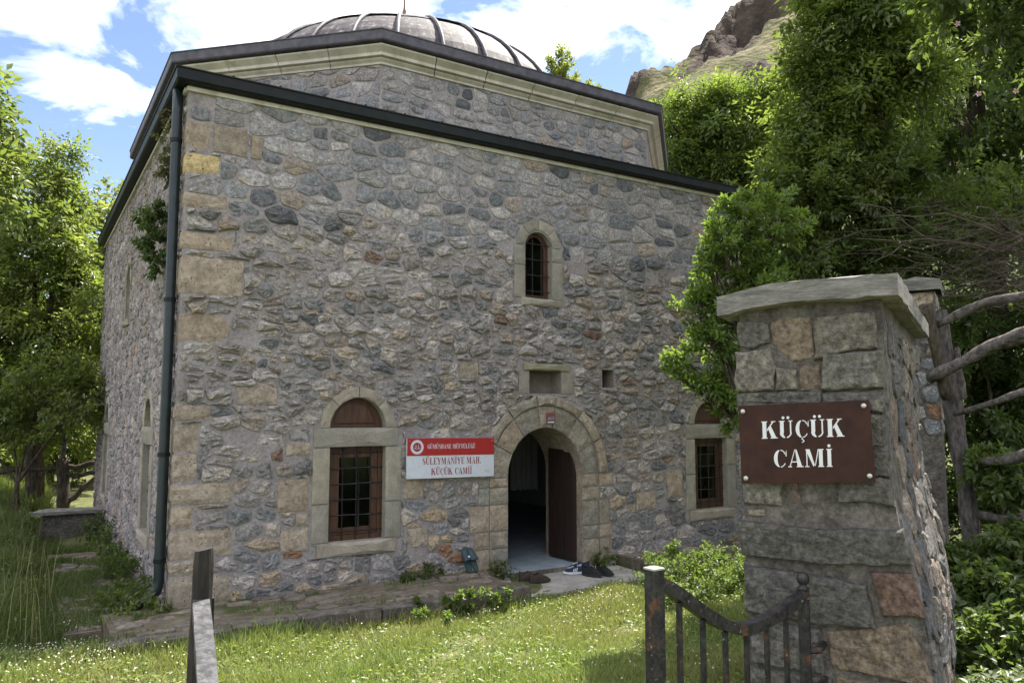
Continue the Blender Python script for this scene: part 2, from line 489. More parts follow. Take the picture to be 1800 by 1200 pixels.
def pillow(poly, h, rnd, base=-0.015, rough=0.012, rounds=1, step=None, edge=0.55, inset=0.86, mid=0.5):
    """irregular stone face: polygon -> ring mesh in (x, y, depth) coordinates"""
    p = [(float(a), float(b)) for a, b in poly]
    if step:
        q = []
        for i in range(len(p)):
            a, b = p[i], p[(i + 1) % len(p)]
            k = max(1, int(math.hypot(b[0] - a[0], b[1] - a[1]) / step))
            for j in range(k):
                t = j / k; q.append((a[0] + (b[0] - a[0]) * t, a[1] + (b[1] - a[1]) * t))
        p = q
    for _ in range(rounds):
        q = []
        for i in range(len(p)):
            a, b = p[i], p[(i + 1) % len(p)]
            k_ = rnd.uniform(.08, .3); k2_ = rnd.uniform(.08, .3)
            q.append((a[0] * (1 - k_) + b[0] * k_, a[1] * (1 - k_) + b[1] * k_)); q.append((a[0] * k2_ + b[0] * (1 - k2_), a[1] * k2_ + b[1] * (1 - k2_)))
        p = q
    n = len(p)
    cx = sum(a for a, b in p) / n; cy = sum(b for a, b in p) / n
    j = rough
    p = [(a + rnd.uniform(-j, j) * .5, b + rnd.uniform(-j, j) * .5) for a, b in p]
    tx, ty = rnd.uniform(-.25, .25), rnd.uniform(-.25, .25)
    V = []
    for a, b in p: V.append((a, b, base))
    for a, b in p:
        a2, b2 = cx + (a - cx) * (inset + .06), cy + (b - cy) * (inset + .06)
        V.append((a2, b2, h * edge + rnd.uniform(-.25, .25) * j))
    for a, b in p:
        s = mid * rnd.uniform(.8, 1.15)
        a2, b2 = cx + (a - cx) * s, cy + (b - cy) * s
        V.append((a2, b2, h + (a2 - cx) * tx * h * 6 + (b2 - cy) * ty * h * 6 + rnd.uniform(-.5, .5) * j))
    V.append((cx + rnd.uniform(-.2, .2) * j, cy, h + rnd.uniform(-.5, .6) * j))
    F = []
    for r in range(2):
        for i in range(n):
            F.append((r * n + i, r * n + (i + 1) % n, (r + 1) * n + (i + 1) % n, (r + 1) * n + i))
    for i in range(n):
        F.append((2 * n + i, 2 * n + (i + 1) % n, 3 * n))
    return V, F


def mp_front(a, z, d): return (a, -d, z)          # the entrance wall, y = 0
def mp_left(a, z, d): return (-d, a, z)           # the long left wall, x = 0


def rough_stone(poly, h, rnd, base=-.03, step=.035, amp=.014, fr=16.0, levels=((1.0, .0), (.965, .72), (.88, .95), (.7, 1.0), (.48, 1.0), (.24, 1.0))):
    """dressed boulder face: many rings displaced by coherent noise, chipped edge"""
    q = []
    for i in range(len(poly)):
        a, b = poly[i], poly[(i + 1) % len(poly)]
        k = max(1, int(math.hypot(b[0] - a[0], b[1] - a[1]) / step))
        q += [(a[0] + (b[0] - a[0]) * j / k, a[1] + (b[1] - a[1]) * j / k) for j in range(k)]
    n = len(q); sd = rnd.uniform(0, 90)
    cx = sum(a for a, b in q) / n; cy = sum(b for a, b in q) / n
    q = [(a + .012 * mnoise.noise((a * 14 + sd, b * 14, 1)), b + .012 * mnoise.noise((a * 14, b * 14 + sd, 5))) for a, b in q]
    # spine: long blocks shrink towards a line, not a point
    xs = [a for a, b in q]; ys = [b for a, b in q]
    w, hh = max(xs) - min(xs), max(ys) - min(ys)
    sx = max(0, (w - hh) * .5); sy = max(0, (hh - w) * .5)
    V = [(a, b, base) for a, b in q]
    for s_, lv in levels:
        for a, b in q:
            px_ = cx + min(max(a - cx, -sx), sx); py_ = cy + min(max(b - cy, -sy), sy)
            a2, b2 = px_ + (a - px_) * s_, py_ + (b - py_) * s_
            d = h * lv + amp * (mnoise.fractal((a2 * fr + sd, b2 * fr, sd), .9, 2.0, 4)) * (lv if s_ < 1 else .3)
            V.append((a2, b2, d))
    F = []
    L_ = len(levels)
    for r in range(L_):
        for i in range(n): F.append((r * n + i, r * n + (i + 1) % n, (r + 1) * n + (i + 1) % n, (r + 1) * n + i))
    F.append(tuple(L_ * n + i for i in range(n)))
    return V, F


def mapped(V, mp): return [mp(*v) for v in V]


PAL = [((0.29, 0.275, 0.25), 6), ((0.25, 0.24, 0.225), 5), ((0.205, 0.21, 0.205), 3), ((0.15, 0.16, 0.165), 1), ((0.35, 0.335, 0.31), 4), ((0.31, 0.272, 0.225), 1.6), ((0.19, 0.135, 0.105), .3), ((0.265, 0.235, 0.2), 2)]
PAL_TOP = [((0.22, 0.23, 0.235), 5), ((0.165, 0.178, 0.187), 2.2), ((0.31, 0.305, 0.295), 6), ((0.265, 0.265, 0.258), 5), ((0.12, 0.13, 0.14), .6), ((0.28, 0.25, 0.21), 1), ((0.36, 0.35, 0.33), 1)]
PAL_SIDE = [((0.29, 0.27, 0.262), 6), ((0.25, 0.235, 0.23), 5), ((0.22, 0.215, 0.215), 3), ((0.34, 0.32, 0.31), 3), ((0.29, 0.245, 0.215), 1.5)]
PAL_LOW = [((0.27, 0.265, 0.26), 5), ((0.21, 0.22, 0.225), 5), ((0.32, 0.27, 0.2), 3), ((0.16, 0.165, 0.165), 2), ((0.36, 0.34, 0.31), 2), ((0.26, 0.16, 0.1), .6)]


def pick(pal, rnd):
    t = rnd.uniform(0, sum(w for _, w in pal))
    for c, w in pal:
        t -= w
        if t <= 0: break
    v = rnd.uniform(.85, 1.18)
    return (c[0] * v * .97, c[1] * v * .94, c[2] * v * .985)


# ------------------------------------------------------------------ ground
def sstep(a, b, x):
    t = np.clip((x - a) / (b - a), 0, 1); return t * t * (3 - 2 * t)


PIER_O = np.array([1.748, -6.147, 0.0])
PW = np.array([0.889, 0.457, 0.0]); PU = np.array([-0.457, 0.889, 0.0])


def ground_z(x, y):
    x = np.asarray(x, float); y = np.asarray(y, float)
    z = -0.06 + 0.36 * sstep(1.6, 6.8, -y)
    u = (x - PIER_O[0]) * PU[0] + (y - PIER_O[1]) * PU[1]
    w = (x - PIER_O[0]) * PW[0] + (y - PIER_O[1]) * PW[1]
    z = z + 0.42 * np.clip(-u - 0.5, 0, 12) * sstep(-1, 2, w) * 0.5
    z = z + 0.16 * np.clip(x - 9.2, 0, 60) + 0.05 * np.clip(y - 12, 0, 90)
    z = z + 0.10 * sstep(-0.9, -2.2, x) * sstep(-3, 0, y)
    z = z + 0.10 * sstep(1.4, -.4, x) * sstep(-2.2, -1.1, y) * sstep(-.55, -.95, y)
    z = z + 0.02 * np.sin(x * 2.3 + y * 1.1) + 0.015 * np.sin(x * 5.1 - y * 3.7)
    return z


def build_ground():
    a = np.concatenate([-np.geomspace(400, 12, 14), np.arange(-11, 14.01, 0.22), np.geomspace(15, 400, 14)])
    X, Y = np.meshgrid(a, a)
    Zg = ground_z(X, Y)
    far = np.maximum(np.abs(X), np.abs(Y))
    Zg = np.where(far > 70, np.minimum(Zg, 9), Zg)
    V = np.stack([X, Y, Zg], -1).reshape(-1, 3)
    n = len(a)
    i = np.arange(n * n).reshape(n, n)
    Fc = np.stack([i[:-1, :-1], i[:-1, 1:], i[1:, 1:], i[1:, :-1]], -1).reshape(-1, 4)
    # leave out the ground inside the building
    cc = V[Fc].mean(1)
    keep = ~((cc[:, 0] > 0.3) & (cc[:, 0] < 8.5) & (cc[:, 1] > 0.3) & (cc[:, 1] < 8.7))
    o = obj('ground', V, Fc[keep], M_GROUND, smooth=True, loc=(0, 0, 0))
    tag(o, 'grassy ground sloping gently around the stone mosque', kind='structure')


build_ground()


def build_hill():
    """rocky hillside far behind, right of the dome"""
    m, nt, out = new_mat('rocky_hillside')
    N, L = nt.nodes.new, nt.links.new
    bs = N('ShaderNodeBsdfPrincipled'); bs.inputs['Roughness'].default_value = 1; bs.inputs['Specular IOR Level'].default_value = .1
    L(bs.outputs[0], out.inputs[0])
    geo = N('ShaderNodeNewGeometry')
    n1 = N('ShaderNodeTexNoise'); n1.inputs['Scale'].default_value = .5; n1.inputs['Detail'].default_value = 10; n1.inputs['Roughness'].default_value = .7
    L(geo.outputs['Position'], n1.inputs['Vector'])
    rg = N('ShaderNodeValToRGB'); e = rg.color_ramp.elements
    e[0].position = .35; e[0].color = (.05, .06, .022, 1); e[1].position = .62; e[1].color = (.15, .128, .072, 1)
    L(n1.outputs[0], rg.inputs[0])
    rr = N('ShaderNodeValToRGB'); e = rr.color_ramp.elements
    e[0].position = .3; e[0].color = (.018, .014, .012, 1); e[1].position = .7; e[1].color = (.075, .058, .048, 1)
    L(n1.outputs[0], rr.inputs[0])
    a = N('ShaderNodeAttribute'); a.attribute_name = 'tint'
    x = N('ShaderNodeMix'); x.data_type = 'RGBA'
    sp = N('ShaderNodeSeparateColor'); L(a.outputs['Color'], sp.inputs[0])
    gm = N('ShaderNodeMix'); gm.data_type = 'RGBA'; gm.inputs['B'].default_value = (.055, .075, .026, 1)
    L(sp.outputs[2], gm.inputs['Factor']); L(rg.outputs[0], gm.inputs['A'])
    L(sp.outputs[0], x.inputs['Factor']); L(gm.outputs['Result'], x.inputs['A']); L(rr.outputs[0], x.inputs['B'])
    L(x.outputs['Result'], bs.inputs['Base Color'])
    nb = N('ShaderNodeTexNoise'); nb.inputs['Scale'].default_value = 1.6; nb.inputs['Detail'].default_value = 8
    L(geo.outputs['Position'], nb.inputs['Vector'])
    b = N('ShaderNodeBump'); b.inputs['Distance'].default_value = .5; L(nb.outputs[0], b.inputs['Height']); L(b.outputs[0], bs.inputs['Normal'])
    ns, nd = 170, 110
    NEAR = []
    S = np.linspace(2, 75, ns); D = np.concatenate([np.linspace(14, 46, 24), np.linspace(47, 100, nd - 24)])
    V = np.zeros((ns * nd, 3)); T = np.zeros((ns * nd, 3)); k = 0
    for s in S:
        for d in D:
            # ridge line rises to the right; a cliff ends it on the left
            wob = 2.4 * mnoise.noise((s * .13, 3.1, 0)) + 1.2 * mnoise.noise((s * .45, 9.2, 0))
            cl = 9.3 + 1.6 * mnoise.noise((d * .12, 5.5, 1.0)) + .6 * mnoise.noise((d * .5, 2.5, 1.0)) + (d - 72) * .13
            f = 1 / (1 + math.exp(-(s - cl) * 2.2))
            ridge = float(np.interp(s, [8, 9.9, 11, 13.8, 17.2, 20.9, 26, 75], [27, 31, 33.6, 35.4, 36.8, 38.9, 41.5, 62])) + wob * .35 - 1.0
            prof = ((d - 14) / 58) ** 1.15 if d < 72 else 1 - ((d - 72) / 45) ** 2
            prof = max(0, prof)
            z = -.6 + 1.6 * float(sstep(14, 30, d)) + ridge * prof * (0.16 + .84 * f)
            crag = mnoise.fractal((s * .22, d * .22, 4.4), .8, 2.0, 5)
            rocky = max(0, mnoise.noise((s * .16, d * .2, 8.8)) * 2.4 + .35) * float(sstep(30, 50, d))
            rocky = min(1, rocky)
            edge = math.exp(-((d - 71) / 4.5) ** 2)
            z += float(sstep(22, 46, d)) * crag * (0.5 + 2.4 * rocky + 1.4 * edge)
            q = math.floor(z / 1.3) * 1.3
            z = z * (1 - .55 * max(rocky, edge * .8)) + q * .55 * max(rocky, edge * .8)
            V[k] = CAM + FH * d + RT * s; V[k][2] = z
            steep = 1 if abs(s - cl) < 2.3 else 0
            NEAR.append(float(sstep(52, 30, d)))
            T[k] = min(1, max(steep, (rocky - .25) * 3, (edge - .45) * 2.2 * (crag + .75)))
            k += 1
    i = np.arange(ns * nd).reshape(ns, nd)
    Fc = np.stack([i[:-1, :-1], i[1:, :-1], i[1:, 1:], i[:-1, 1:]], -1).reshape(-1, 4)
    T[:, 2] = NEAR
    T[:, 1] = T[:, 0]
    o = obj('hill', V, Fc, m, cols=T, loc=(CAM[0] + 40, CAM[1] + 60, 0))
    tag(o, 'steep dry hillside with brown rock outcrops behind the mosque', kind='structure')


build_hill()

# ------------------------------------------------------------------ stone path, kerb, door slab
def ground_pieces(parent, name, x0, x1, y0, y1, ztop, size, rnd, h=0.018, pal=((0.2, 0.175, 0.16),), keep=1.0, mat=None):
    for poly in cells(x0, x1, y0, y1, lambda y: size, 0.009, rnd):
        if rnd.random() > keep: continue
        V, F = pillow(poly, h * rnd.uniform(.5, 1.2), rnd, base=-.03, rough=.008, edge=.7, inset=.86)
        c = random.choice(pal); v = rnd.uniform(.75, 1.2)
        cx = sum(p[0] for p in poly) / len(poly); cy = sum(p[1] for p in poly) / len(poly)
        zz = ztop(cx, cy)
        W = [(a, b, zz + d) for a, b, d in V]
        obj(name, W, F, mat or M_PAVE, parent, cols=np.tile(np.array(c) * v, (len(W), 1)))


def build_path():
    rnd = random.Random(3)
    m = MB(); m.box(-0.55, 3.28, -1.06, 0.05, -0.3, 0.085)
    path = m.build('stone_path', M_SOIL, loc=(1.4, -.5, -.3))
    tag(path, 'raised stone path along the foot of the entrance wall', kind='structure')
    ground_pieces(path, 'paving_stone', -0.5, 3.25, -0.93, -0.04, lambda x, y: 0.088 + .012 * math.sin(x * 3 + y * 5), (0.24, 0.16), rnd, h=.008, pal=((0.185, 0.16, 0.138), (0.17, 0.148, 0.13), (0.2, 0.175, 0.15)), keep=.75)
    x = -0.62
    while x < 3.22:
        ln = rnd.uniform(.55, 1.0)
        x1 = min(x + ln, 3.33)
        if 3.33 - x1 < .3: x1 = 3.33
        poly = [(x + .006, -1.12 + rnd.uniform(-.02, .02)), (x1 - .006, -1.12 + rnd.uniform(-.02, .02)), (x1 - .006, -.93), (x + .006, -.93)]
        V, F = pillow(poly, .0, rnd, base=-.26, rough=.022, rounds=0, step=.09, edge=-.1, inset=.93, mid=.6)
        zt = .108 + rnd.uniform(-.016, .01)
        n = (len(V) - 1) // 3
        W = [(a, b, zt + (d if i < n else d * .8 - (.012 if i < 2 * n else 0))) for i, (a, b, d) in enumerate(V)]
        obj('kerb_stone', W, F, M_KERB, path)
        x = x1
    # concrete pad before the door
    m = MB()
    V, F = pillow([(3.34, -1.0), (5.25, -.92), (5.3, 0.02), (3.34, 0.02)], 0, rnd, base=-.2, rough=.02, rounds=0, step=.2, edge=0, inset=.93)
    pad = obj('door_pad', [(a, b, -.035 + (d if d < -.1 else d * .25)) for a, b, d in V], F, M_CONC)
    tag(pad, 'worn pale concrete slab in front of the mosque doorway', kind='structure')
    # raised bench of stones right of the door
    m = MB(); m.box(5.36, 8.3, -.62, .04, -.3, .07)
    p2 = m.build('stone_ledge', M_SOIL, loc=(6.8, -.3, -.3))
    tag(p2, 'low stone ledge at the wall right of the doorway', kind='structure')
    ground_pieces(p2, 'paving_stone', 5.38, 8.3, -.5, -.04, lambda x, y: .075, (0.3, 0.2), rnd, pal=((0.21, 0.18, 0.16), (0.25, 0.22, 0.2)), keep=.85)
    x = 5.33
    while x < 8.2:
        x1 = x + rnd.uniform(.5, .9)
        V, F = pillow([(x + .006, -.68), (x1 - .006, -.68), (x1 - .006, -.5), (x + .006, -.5)], .0, rnd, base=-.26, rough=.02, rounds=0, step=.09, edge=-.1, inset=.93)
        obj('kerb_stone', [(a, b, .1 + d) for a, b, d in V], F, M_KERB, p2)
        x = x1
    # narrow cobbled strip along the left wall
    m = MB(); m.box(-.86, -.3, -.1, 4.4, -.25, -.015)
    p3 = m.build('side_path', M_SOIL, loc=(-.6, 2.5, -.25))
    tag(p3, 'overgrown cobbled strip along the shaded left wall', kind='structure')
    ground_pieces(p3, 'cobble', -.82, -.35, -.05, 4.2, lambda x, y: -.01, (0.2, 0.15), rnd, h=.01, pal=((0.19, 0.17, 0.155), (0.165, 0.15, 0.14)), keep=.7)


build_path()

# ------------------------------------------------------------------ the mosque
BW, BD, BH = 8.65, 8.9, 5.14          # width along x, depth along y, wall height
mosque = empty('mosque', (BW / 2, BD / 2, 0), 'small square grey rubble stone mosque with a lead dome and arched doorway', 'mosque')


def arch(cx, zs, hw, rise, n=10, pointed=False):
    """points of an arch from right springing to left springing"""
    P = []
    if pointed:
        r = (hw * hw + rise * rise) / (2 * hw)
        a1 = math.asin(min(1, rise / r)) if rise < r else math.pi / 2
        a1 = math.atan2(rise, r - hw)
        a1 = math.atan2(rise, -(hw - r))
        for i in range(n + 1):
            t = a1 * i / n
            P.append((cx + hw - r + r * math.cos(t), zs + r * math.sin(t)))
        for i in range(n - 1, -1, -1):
            t = a1 * i / n
            P.append((cx - hw + r - r * math.cos(t), zs + r * math.sin(t)))
    else:
        for i in range(2 * n + 1):
            t = math.pi * i / (2 * n)
            P.append((cx + hw * math.cos(t), zs + rise * math.sin(t)))
    return P


def rect(a0, a1, z0, z1): return [(a0, z0), (a1, z0), (a1, z1), (a0, z1)]


DOOR_CX, DOOR_HW, DOOR_Z0, DOOR_SPR, DOOR_RISE = 4.27, 0.55, 0.0, 1.13, 0.585
door_poly = [(DOOR_CX - DOOR_HW, DOOR_Z0), (DOOR_CX + DOOR_HW, DOOR_Z0)] + arch(DOOR_CX, DOOR_SPR, DOOR_HW, DOOR_RISE, 10)


def shrink_colour(c, rnd, k=.1):
    q = rnd.uniform(1 - k, 1 + k); t = rnd.uniform(-.025, .025)
    return (c[0] * q * (1 + t), c[1] * q, c[2] * q * (1 - t))


TAN = (0.325, 0.276, 0.228)
TAN2 = (0.30, 0.268, 0.23)
BUFF = (0.30, 0.274, 0.23)
GREYB = (0.262, 0.246, 0.217)


def block(name, poly, mp, h, rnd, col, parent, mat, base=-.06, rough=.006, step=.11, rounds=0, inset=.92, mid=.55):
    V, F = pillow(ccw(poly), h, rnd, base=base, rough=rough, step=step, rounds=rounds, edge=.6, inset=inset, mid=mid)
    W = mapped(V, mp)
    return obj(name, W, F, mat, parent, cols=np.tile(np.array(col), (len(W), 1)))


def lining(name, poly, mp, depth, mat, parent, col, closed=True):
    """inner faces of an opening, from the wall face inwards"""
    n = len(poly)
    V = []; F = []
    for a, z in poly: V.append(mp(a, z, -.004)); V.append(mp(a, z, -depth))
    for i in range(n if closed else n - 1):
        j = (i + 1) % n
        F.append((2 * i, 2 * j, 2 * j + 1, 2 * i + 1))
    return obj(name, V, F, mat, parent, cols=np.tile(np.array(col), (len(V), 1)))


def rect_frame(mb, mp, a0, a1, z0, z1, wd, d0, d1):
    for (p, q, r, s) in ((a0, a0 + wd, z0, z1), (a1 - wd, a1, z0, z1), (a0 + wd, a1 - wd, z0, z0 + wd), (a0 + wd, a1 - wd, z1 - wd, z1)):
        mb.box(p, q, r, s, d0, d1, mp)


def voussoirs(name, inner, outer, mp, h, rnd, parent, mat, cols, k, base=-.05, rough=.006):
    """split the band between two equally long arcs into k wedge stones"""
    n = len(inner) - 1
    for i in range(k):
        i0, i1 = round(i * n / k), round((i + 1) * n / k)
        poly = [inner[j] for j in range(i0, i1 + 1)] + [outer[j] for j in range(i1, i0 - 1, -1)]
        cx = sum(p[0] for p in poly) / len(poly); cz = sum(p[1] for p in poly) / len(poly)
        poly = [(cx + (p[0] - cx) * .975, cz + (p[1] - cz) * .975) for p in poly]
        block(name, poly, mp, h * rnd.uniform(.8, 1.2), rnd, shrink_colour(rnd.choice(cols), rnd, .12), parent, mat, base=base, rough=rough, step=.12)


EXC = {'front': [], 'left': []}
HOLES = {'front': [], 'left': []}


def big_window(side, mp0, cx, depth, flip=False, rnd=random.Random(5)):
    """ground-floor window: stone surround, lintel, pointed tympanum, wooden casement and iron grille"""
    hw = .312; z0, z1 = .55, 1.555
    a0, a1 = cx - hw, cx + hw
    sh = .17 if side == 'front' else .04       # how far the casement is moved towards the face
    mp = lambda a, z, d: mp0(a, z, d + sh if d < -.2 and d > -.35 else d)
    m = MB()
    rect_frame(m, mp, a0, a1, z0, z1, .055, -.30, -.24)
    w = m.build('window', M_WOOD, mosque)
    m = MB(); s = .055
    rect_frame(m, mp, a0 + s + .003, a1 - s - .003, z0 + s + .003, z1 - s - .003, .075, -.29, -.25)
    m.build('sash', M_WOOD, w)
    V = [mp(a0 + .12, z0 + .12, -.27), mp(a1 - .12, z0 + .12, -.27), mp(a1 - .12, z1 - .12, -.27), mp(a0 + .12, z1 - .12, -.27)]
    obj('pane', V, [(0, 1, 2, 3)], M_GLASS, w)
    # grille: three uprights and six cross bars bowed over them, running into the jambs
    for i in range(3):
        a = a0 + (a1 - a0) * (i + 1) / 4 + .01
        V, F = tube([mp(a, z0 - .015, -.06), mp(a, (z0 + z1) / 2, -.06), mp(a, z1 - .01, -.06)], .007, 5)
        obj('grille_bar', V, F, M_IRON, w)
    for i in range(6):
        z = z0 + .1 + (z1 - z0 - .18) * i / 5
        P = []
        for k in range(17):
            t = k / 16
            a = a0 - .02 + (a1 - a0 + .04) * t
            nr = min(abs(a - (a0 + (a1 - a0) * (q + 1) / 4 + .01)) for q in range(3))
            P.append(mp(a, z + .004 * math.sin(t * 5 + i), -.06 + .016 * math.exp(-(nr / .02) ** 2)))
        V, F = tube(P, .007, 5)
        obj('grille_bar', V, F, M_IRON, w)
    zl0, zl1 = z1, 1.735
    rc = [BUFF, GREYB]
    jw = .19
    for sgn in (-1, 1):
        e0 = a0 - jw if sgn < 0 else a1
        cuts = [z0 - .0, z0 + rnd.uniform(.35, .65), z1 - .02]
        for q in range(2):
            block('jamb_stone', rect(e0 + .003, e0 + jw - .003, cuts[q] + .003, cuts[q + 1] - .003), mp, .022, rnd, shrink_colour(rnd.choice(rc), rnd, .06), w, M_DRESS, base=-.03, rough=.004)
    block('lintel', rect(a0 - jw + .0, a1 + jw * .8, zl0 - .016, zl1), mp, .026, rnd, GREYB, w, M_DRESS, base=-.03, rough=.004)
    block('sill', rect(a0 - jw * .7, a1 + jw * .7, z0 - .145, z0 - .004), mp, .045, rnd, TAN2, w, M_DRESS, base=-.2, rough=.008)
    tp = arch(cx, zl1 + .003, .315, .325, 8, True)
    ti = arch(cx, zl1 + .003, .316, .328, 8, True)
    to = arch(cx, zl1 + .003, .43, .445, 8, True)
    voussoirs('voussoir', ti, to, mp, .02, rnd, w, M_DRESS, [BUFF, TAN2], 4, base=-.03)
    n = len(tp)
    V = [mp(a, z, -.10) for a, z in tp] + [mp(a, z, -.14) for a, z in tp]
    F = [tuple(range(n)), tuple(range(2 * n - 1, n - 1, -1))] + [(i, (i + 1) % n, n + (i + 1) % n, n + i) for i in range(n)]
    obj('tympanum_board', V, F, M_WOOD, w)
    inner = arch(cx, zl1 + .045, .235, .235, 8, True)
    V = [mp(a, z, -.096) for a, z in inner] + [mp(a, z, -.088) for a, z in arch(cx, zl1 + .055, .20, .20, 8, True)]
    k = len(inner)
    obj('tympanum_panel', V, [(i, (i + 1) % k, k + (i + 1) % k, k + i) for i in range(k)] + [tuple(range(k, 2 * k))], M_WOOD, w)
    V = [mp(a0, zl1 + .002, -.092), mp(a1, zl1 + .002, -.092), mp(a1, zl1 + .04, -.092), mp(a0, zl1 + .04, -.092)]
    hole = rect(a0, a1, z0, z1)
    lining('reveal', hole, mp, depth, M_DRESS, w, GREYB)
    lining('reveal', tp, mp, .2, M_DRESS, w, GREYB)
    HOLES[side] += [hole, tp]
    EXC[side] += [rect(a0 - jw - .004, a1 + jw + .004, z0 - .14, zl1 + .004), to]
    return w


def upper_window(side, mp, cx, hw, z0, zs, rise, pointed, rnd, grille=True):
    shape = [(cx - hw, z0), (cx + hw, z0)] + arch(cx, zs, hw, rise, 8, pointed)
    n = len(shape)
    s = .68 if not pointed else .72
    c = (cx, (z0 + zs + rise) / 2)
    inn = [(cx + (a - cx) * s, c[1] + (z - c[1]) * .88) for a, z in shape]
    V = [mp(a, z, -.085) for a, z in shape] + [mp(a, z, -.085) for a, z in inn] + [mp(a, z, -.13) for a, z in shape] + [mp(a, z, -.13) for a, z in inn]
    F = []
    for i in range(n):
        j = (i + 1) % n
        F += [(i, j, n + j, n + i), (n + i, n + j, 3 * n + j, 3 * n + i), (2 * n + i, 2 * n + j, 3 * n + j, 3 * n + i)]
    w = obj('upper_window', V, F, M_WOOD, mosque)
    obj('pane', [mp(a, z, -.11) for a, z in inn], [tuple(range(n))], M_GLASS, w)
    lining('reveal', shape, mp, .5, M_DRESS, w, GREYB)
    if grille:
        for i in (1, 2):
            a = cx - hw + 2 * hw * (i / 3) + .01
            V, F = tube([mp(a, z0 - .01, -.05), mp(a, zs + rise * .6, -.05)], .006, 5)
            obj('grille_bar', V, F, M_IRON, w)
        for i in range(4):
            z = z0 + .1 + i * .2
            hh = hw if z < zs else hw * math.sqrt(max(.05, 1 - ((z - zs) / rise) ** 2))
            V, F = tube([mp(cx - hh - .02, z, -.045), mp(cx + hh + .02, z - .008, -.045)], .006, 5)
            obj('grille_bar', V, F, M_IRON, w)
    jw = .17 if not pointed else .10
    for sgn in (-1, 1):
        e0 = cx - hw - jw if sgn < 0 else cx + hw
        cz = [z0, z0 + (zs - z0) * rnd.uniform(.5, .8), zs + .02]
        for q in range(2):
            block('jamb_stone', rect(e0 + .003, e0 + jw - .003, cz[q] + .003, cz[q + 1] - .003), mp, .018, rnd, shrink_colour(GREYB, rnd, .06), w, M_DRESS, base=-.03, rough=.004)
    ai = arch(cx, zs + .02, hw + .004, rise, 8, pointed); ao = arch(cx, zs + .02, hw + jw * .8, rise + jw * .8, 8, pointed)
    voussoirs('voussoir', ai, ao, mp, .018, rnd, w, M_DRESS, [GREYB, BUFF], 4, base=-.03)
    block('sill', rect(cx - hw - .07, cx + hw + .13, z0 - .10, z0 - .004), mp, .05, rnd, BUFF, w, M_DRESS, base=-.15, rough=.012)
    HOLES[side].append(shape)
    EXC[side] += [rect(cx - hw - jw - .004, cx + hw + jw + .004, z0 - .09, zs + .02), ao]


def niche(side, mp, a0, a1, z0, z1, depth, rnd, top=True):
    hole = rect(a0, a1, z0, z1)
    V = [mp(a, z, -.004) for a, z in hole] + [mp(a, z, -depth) for a, z in hole]
    F = [(i, (i + 1) % 4, 4 + (i + 1) % 4, 4 + i) for i in range(4)] + [(4, 5, 6, 7)]
    w = obj('niche', V, F, M_DRESS, mosque, cols=np.tile(np.array((.2, .175, .155)), (8, 1)))
    HOLES[side].append(hole)
    ex = rect(a0 - .02, a1 + .02, z0 - .02, z1 + .02)
    if top:
        block('lintel', rect(a0 - .1, a1 + .12, z1 + .002, z1 + .085), mp, .04, rnd, (.25, .24, .18), w, M_DRESS, base=-.08)
        block('jamb_stone', rect(a0 - .16, a0 - .003, z0, z1 - .004), mp, .014, rnd, GREYB, w, M_DRESS)
        block('jamb_stone', rect(a1 + .003, a1 + .18, z0, z1 - .004), mp, .014, rnd, GREYB, w, M_DRESS)
        ex = rect(a0 - .165, a1 + .19, z0 - .01, z1 + .09)
    EXC[side].append(ex)


rw = random.Random(21)
big_window('front', mp_front, 1.83, .75, rnd=rw)
big_window('front', mp_front, 7.12, .75, rnd=rw)
big_window('left', mp_left, 1.9, .75, rnd=rw)
big_window('left', mp_left, 6.9, .75, rnd=rw)
upper_window('front', mp_front, 4.17, .20, 3.32, 3.96, .205, False, rw)
upper_window('left', mp_left, 4.55, .25, 3.25, 3.75, .33, True, rw, grille=False)
niche('front', mp_front, 4.03, 4.51, 2.135, 2.42, .22, rw)
niche('front', mp_front, 5.17, 5.36, 2.225, 2.46, .3, rw, top=False)


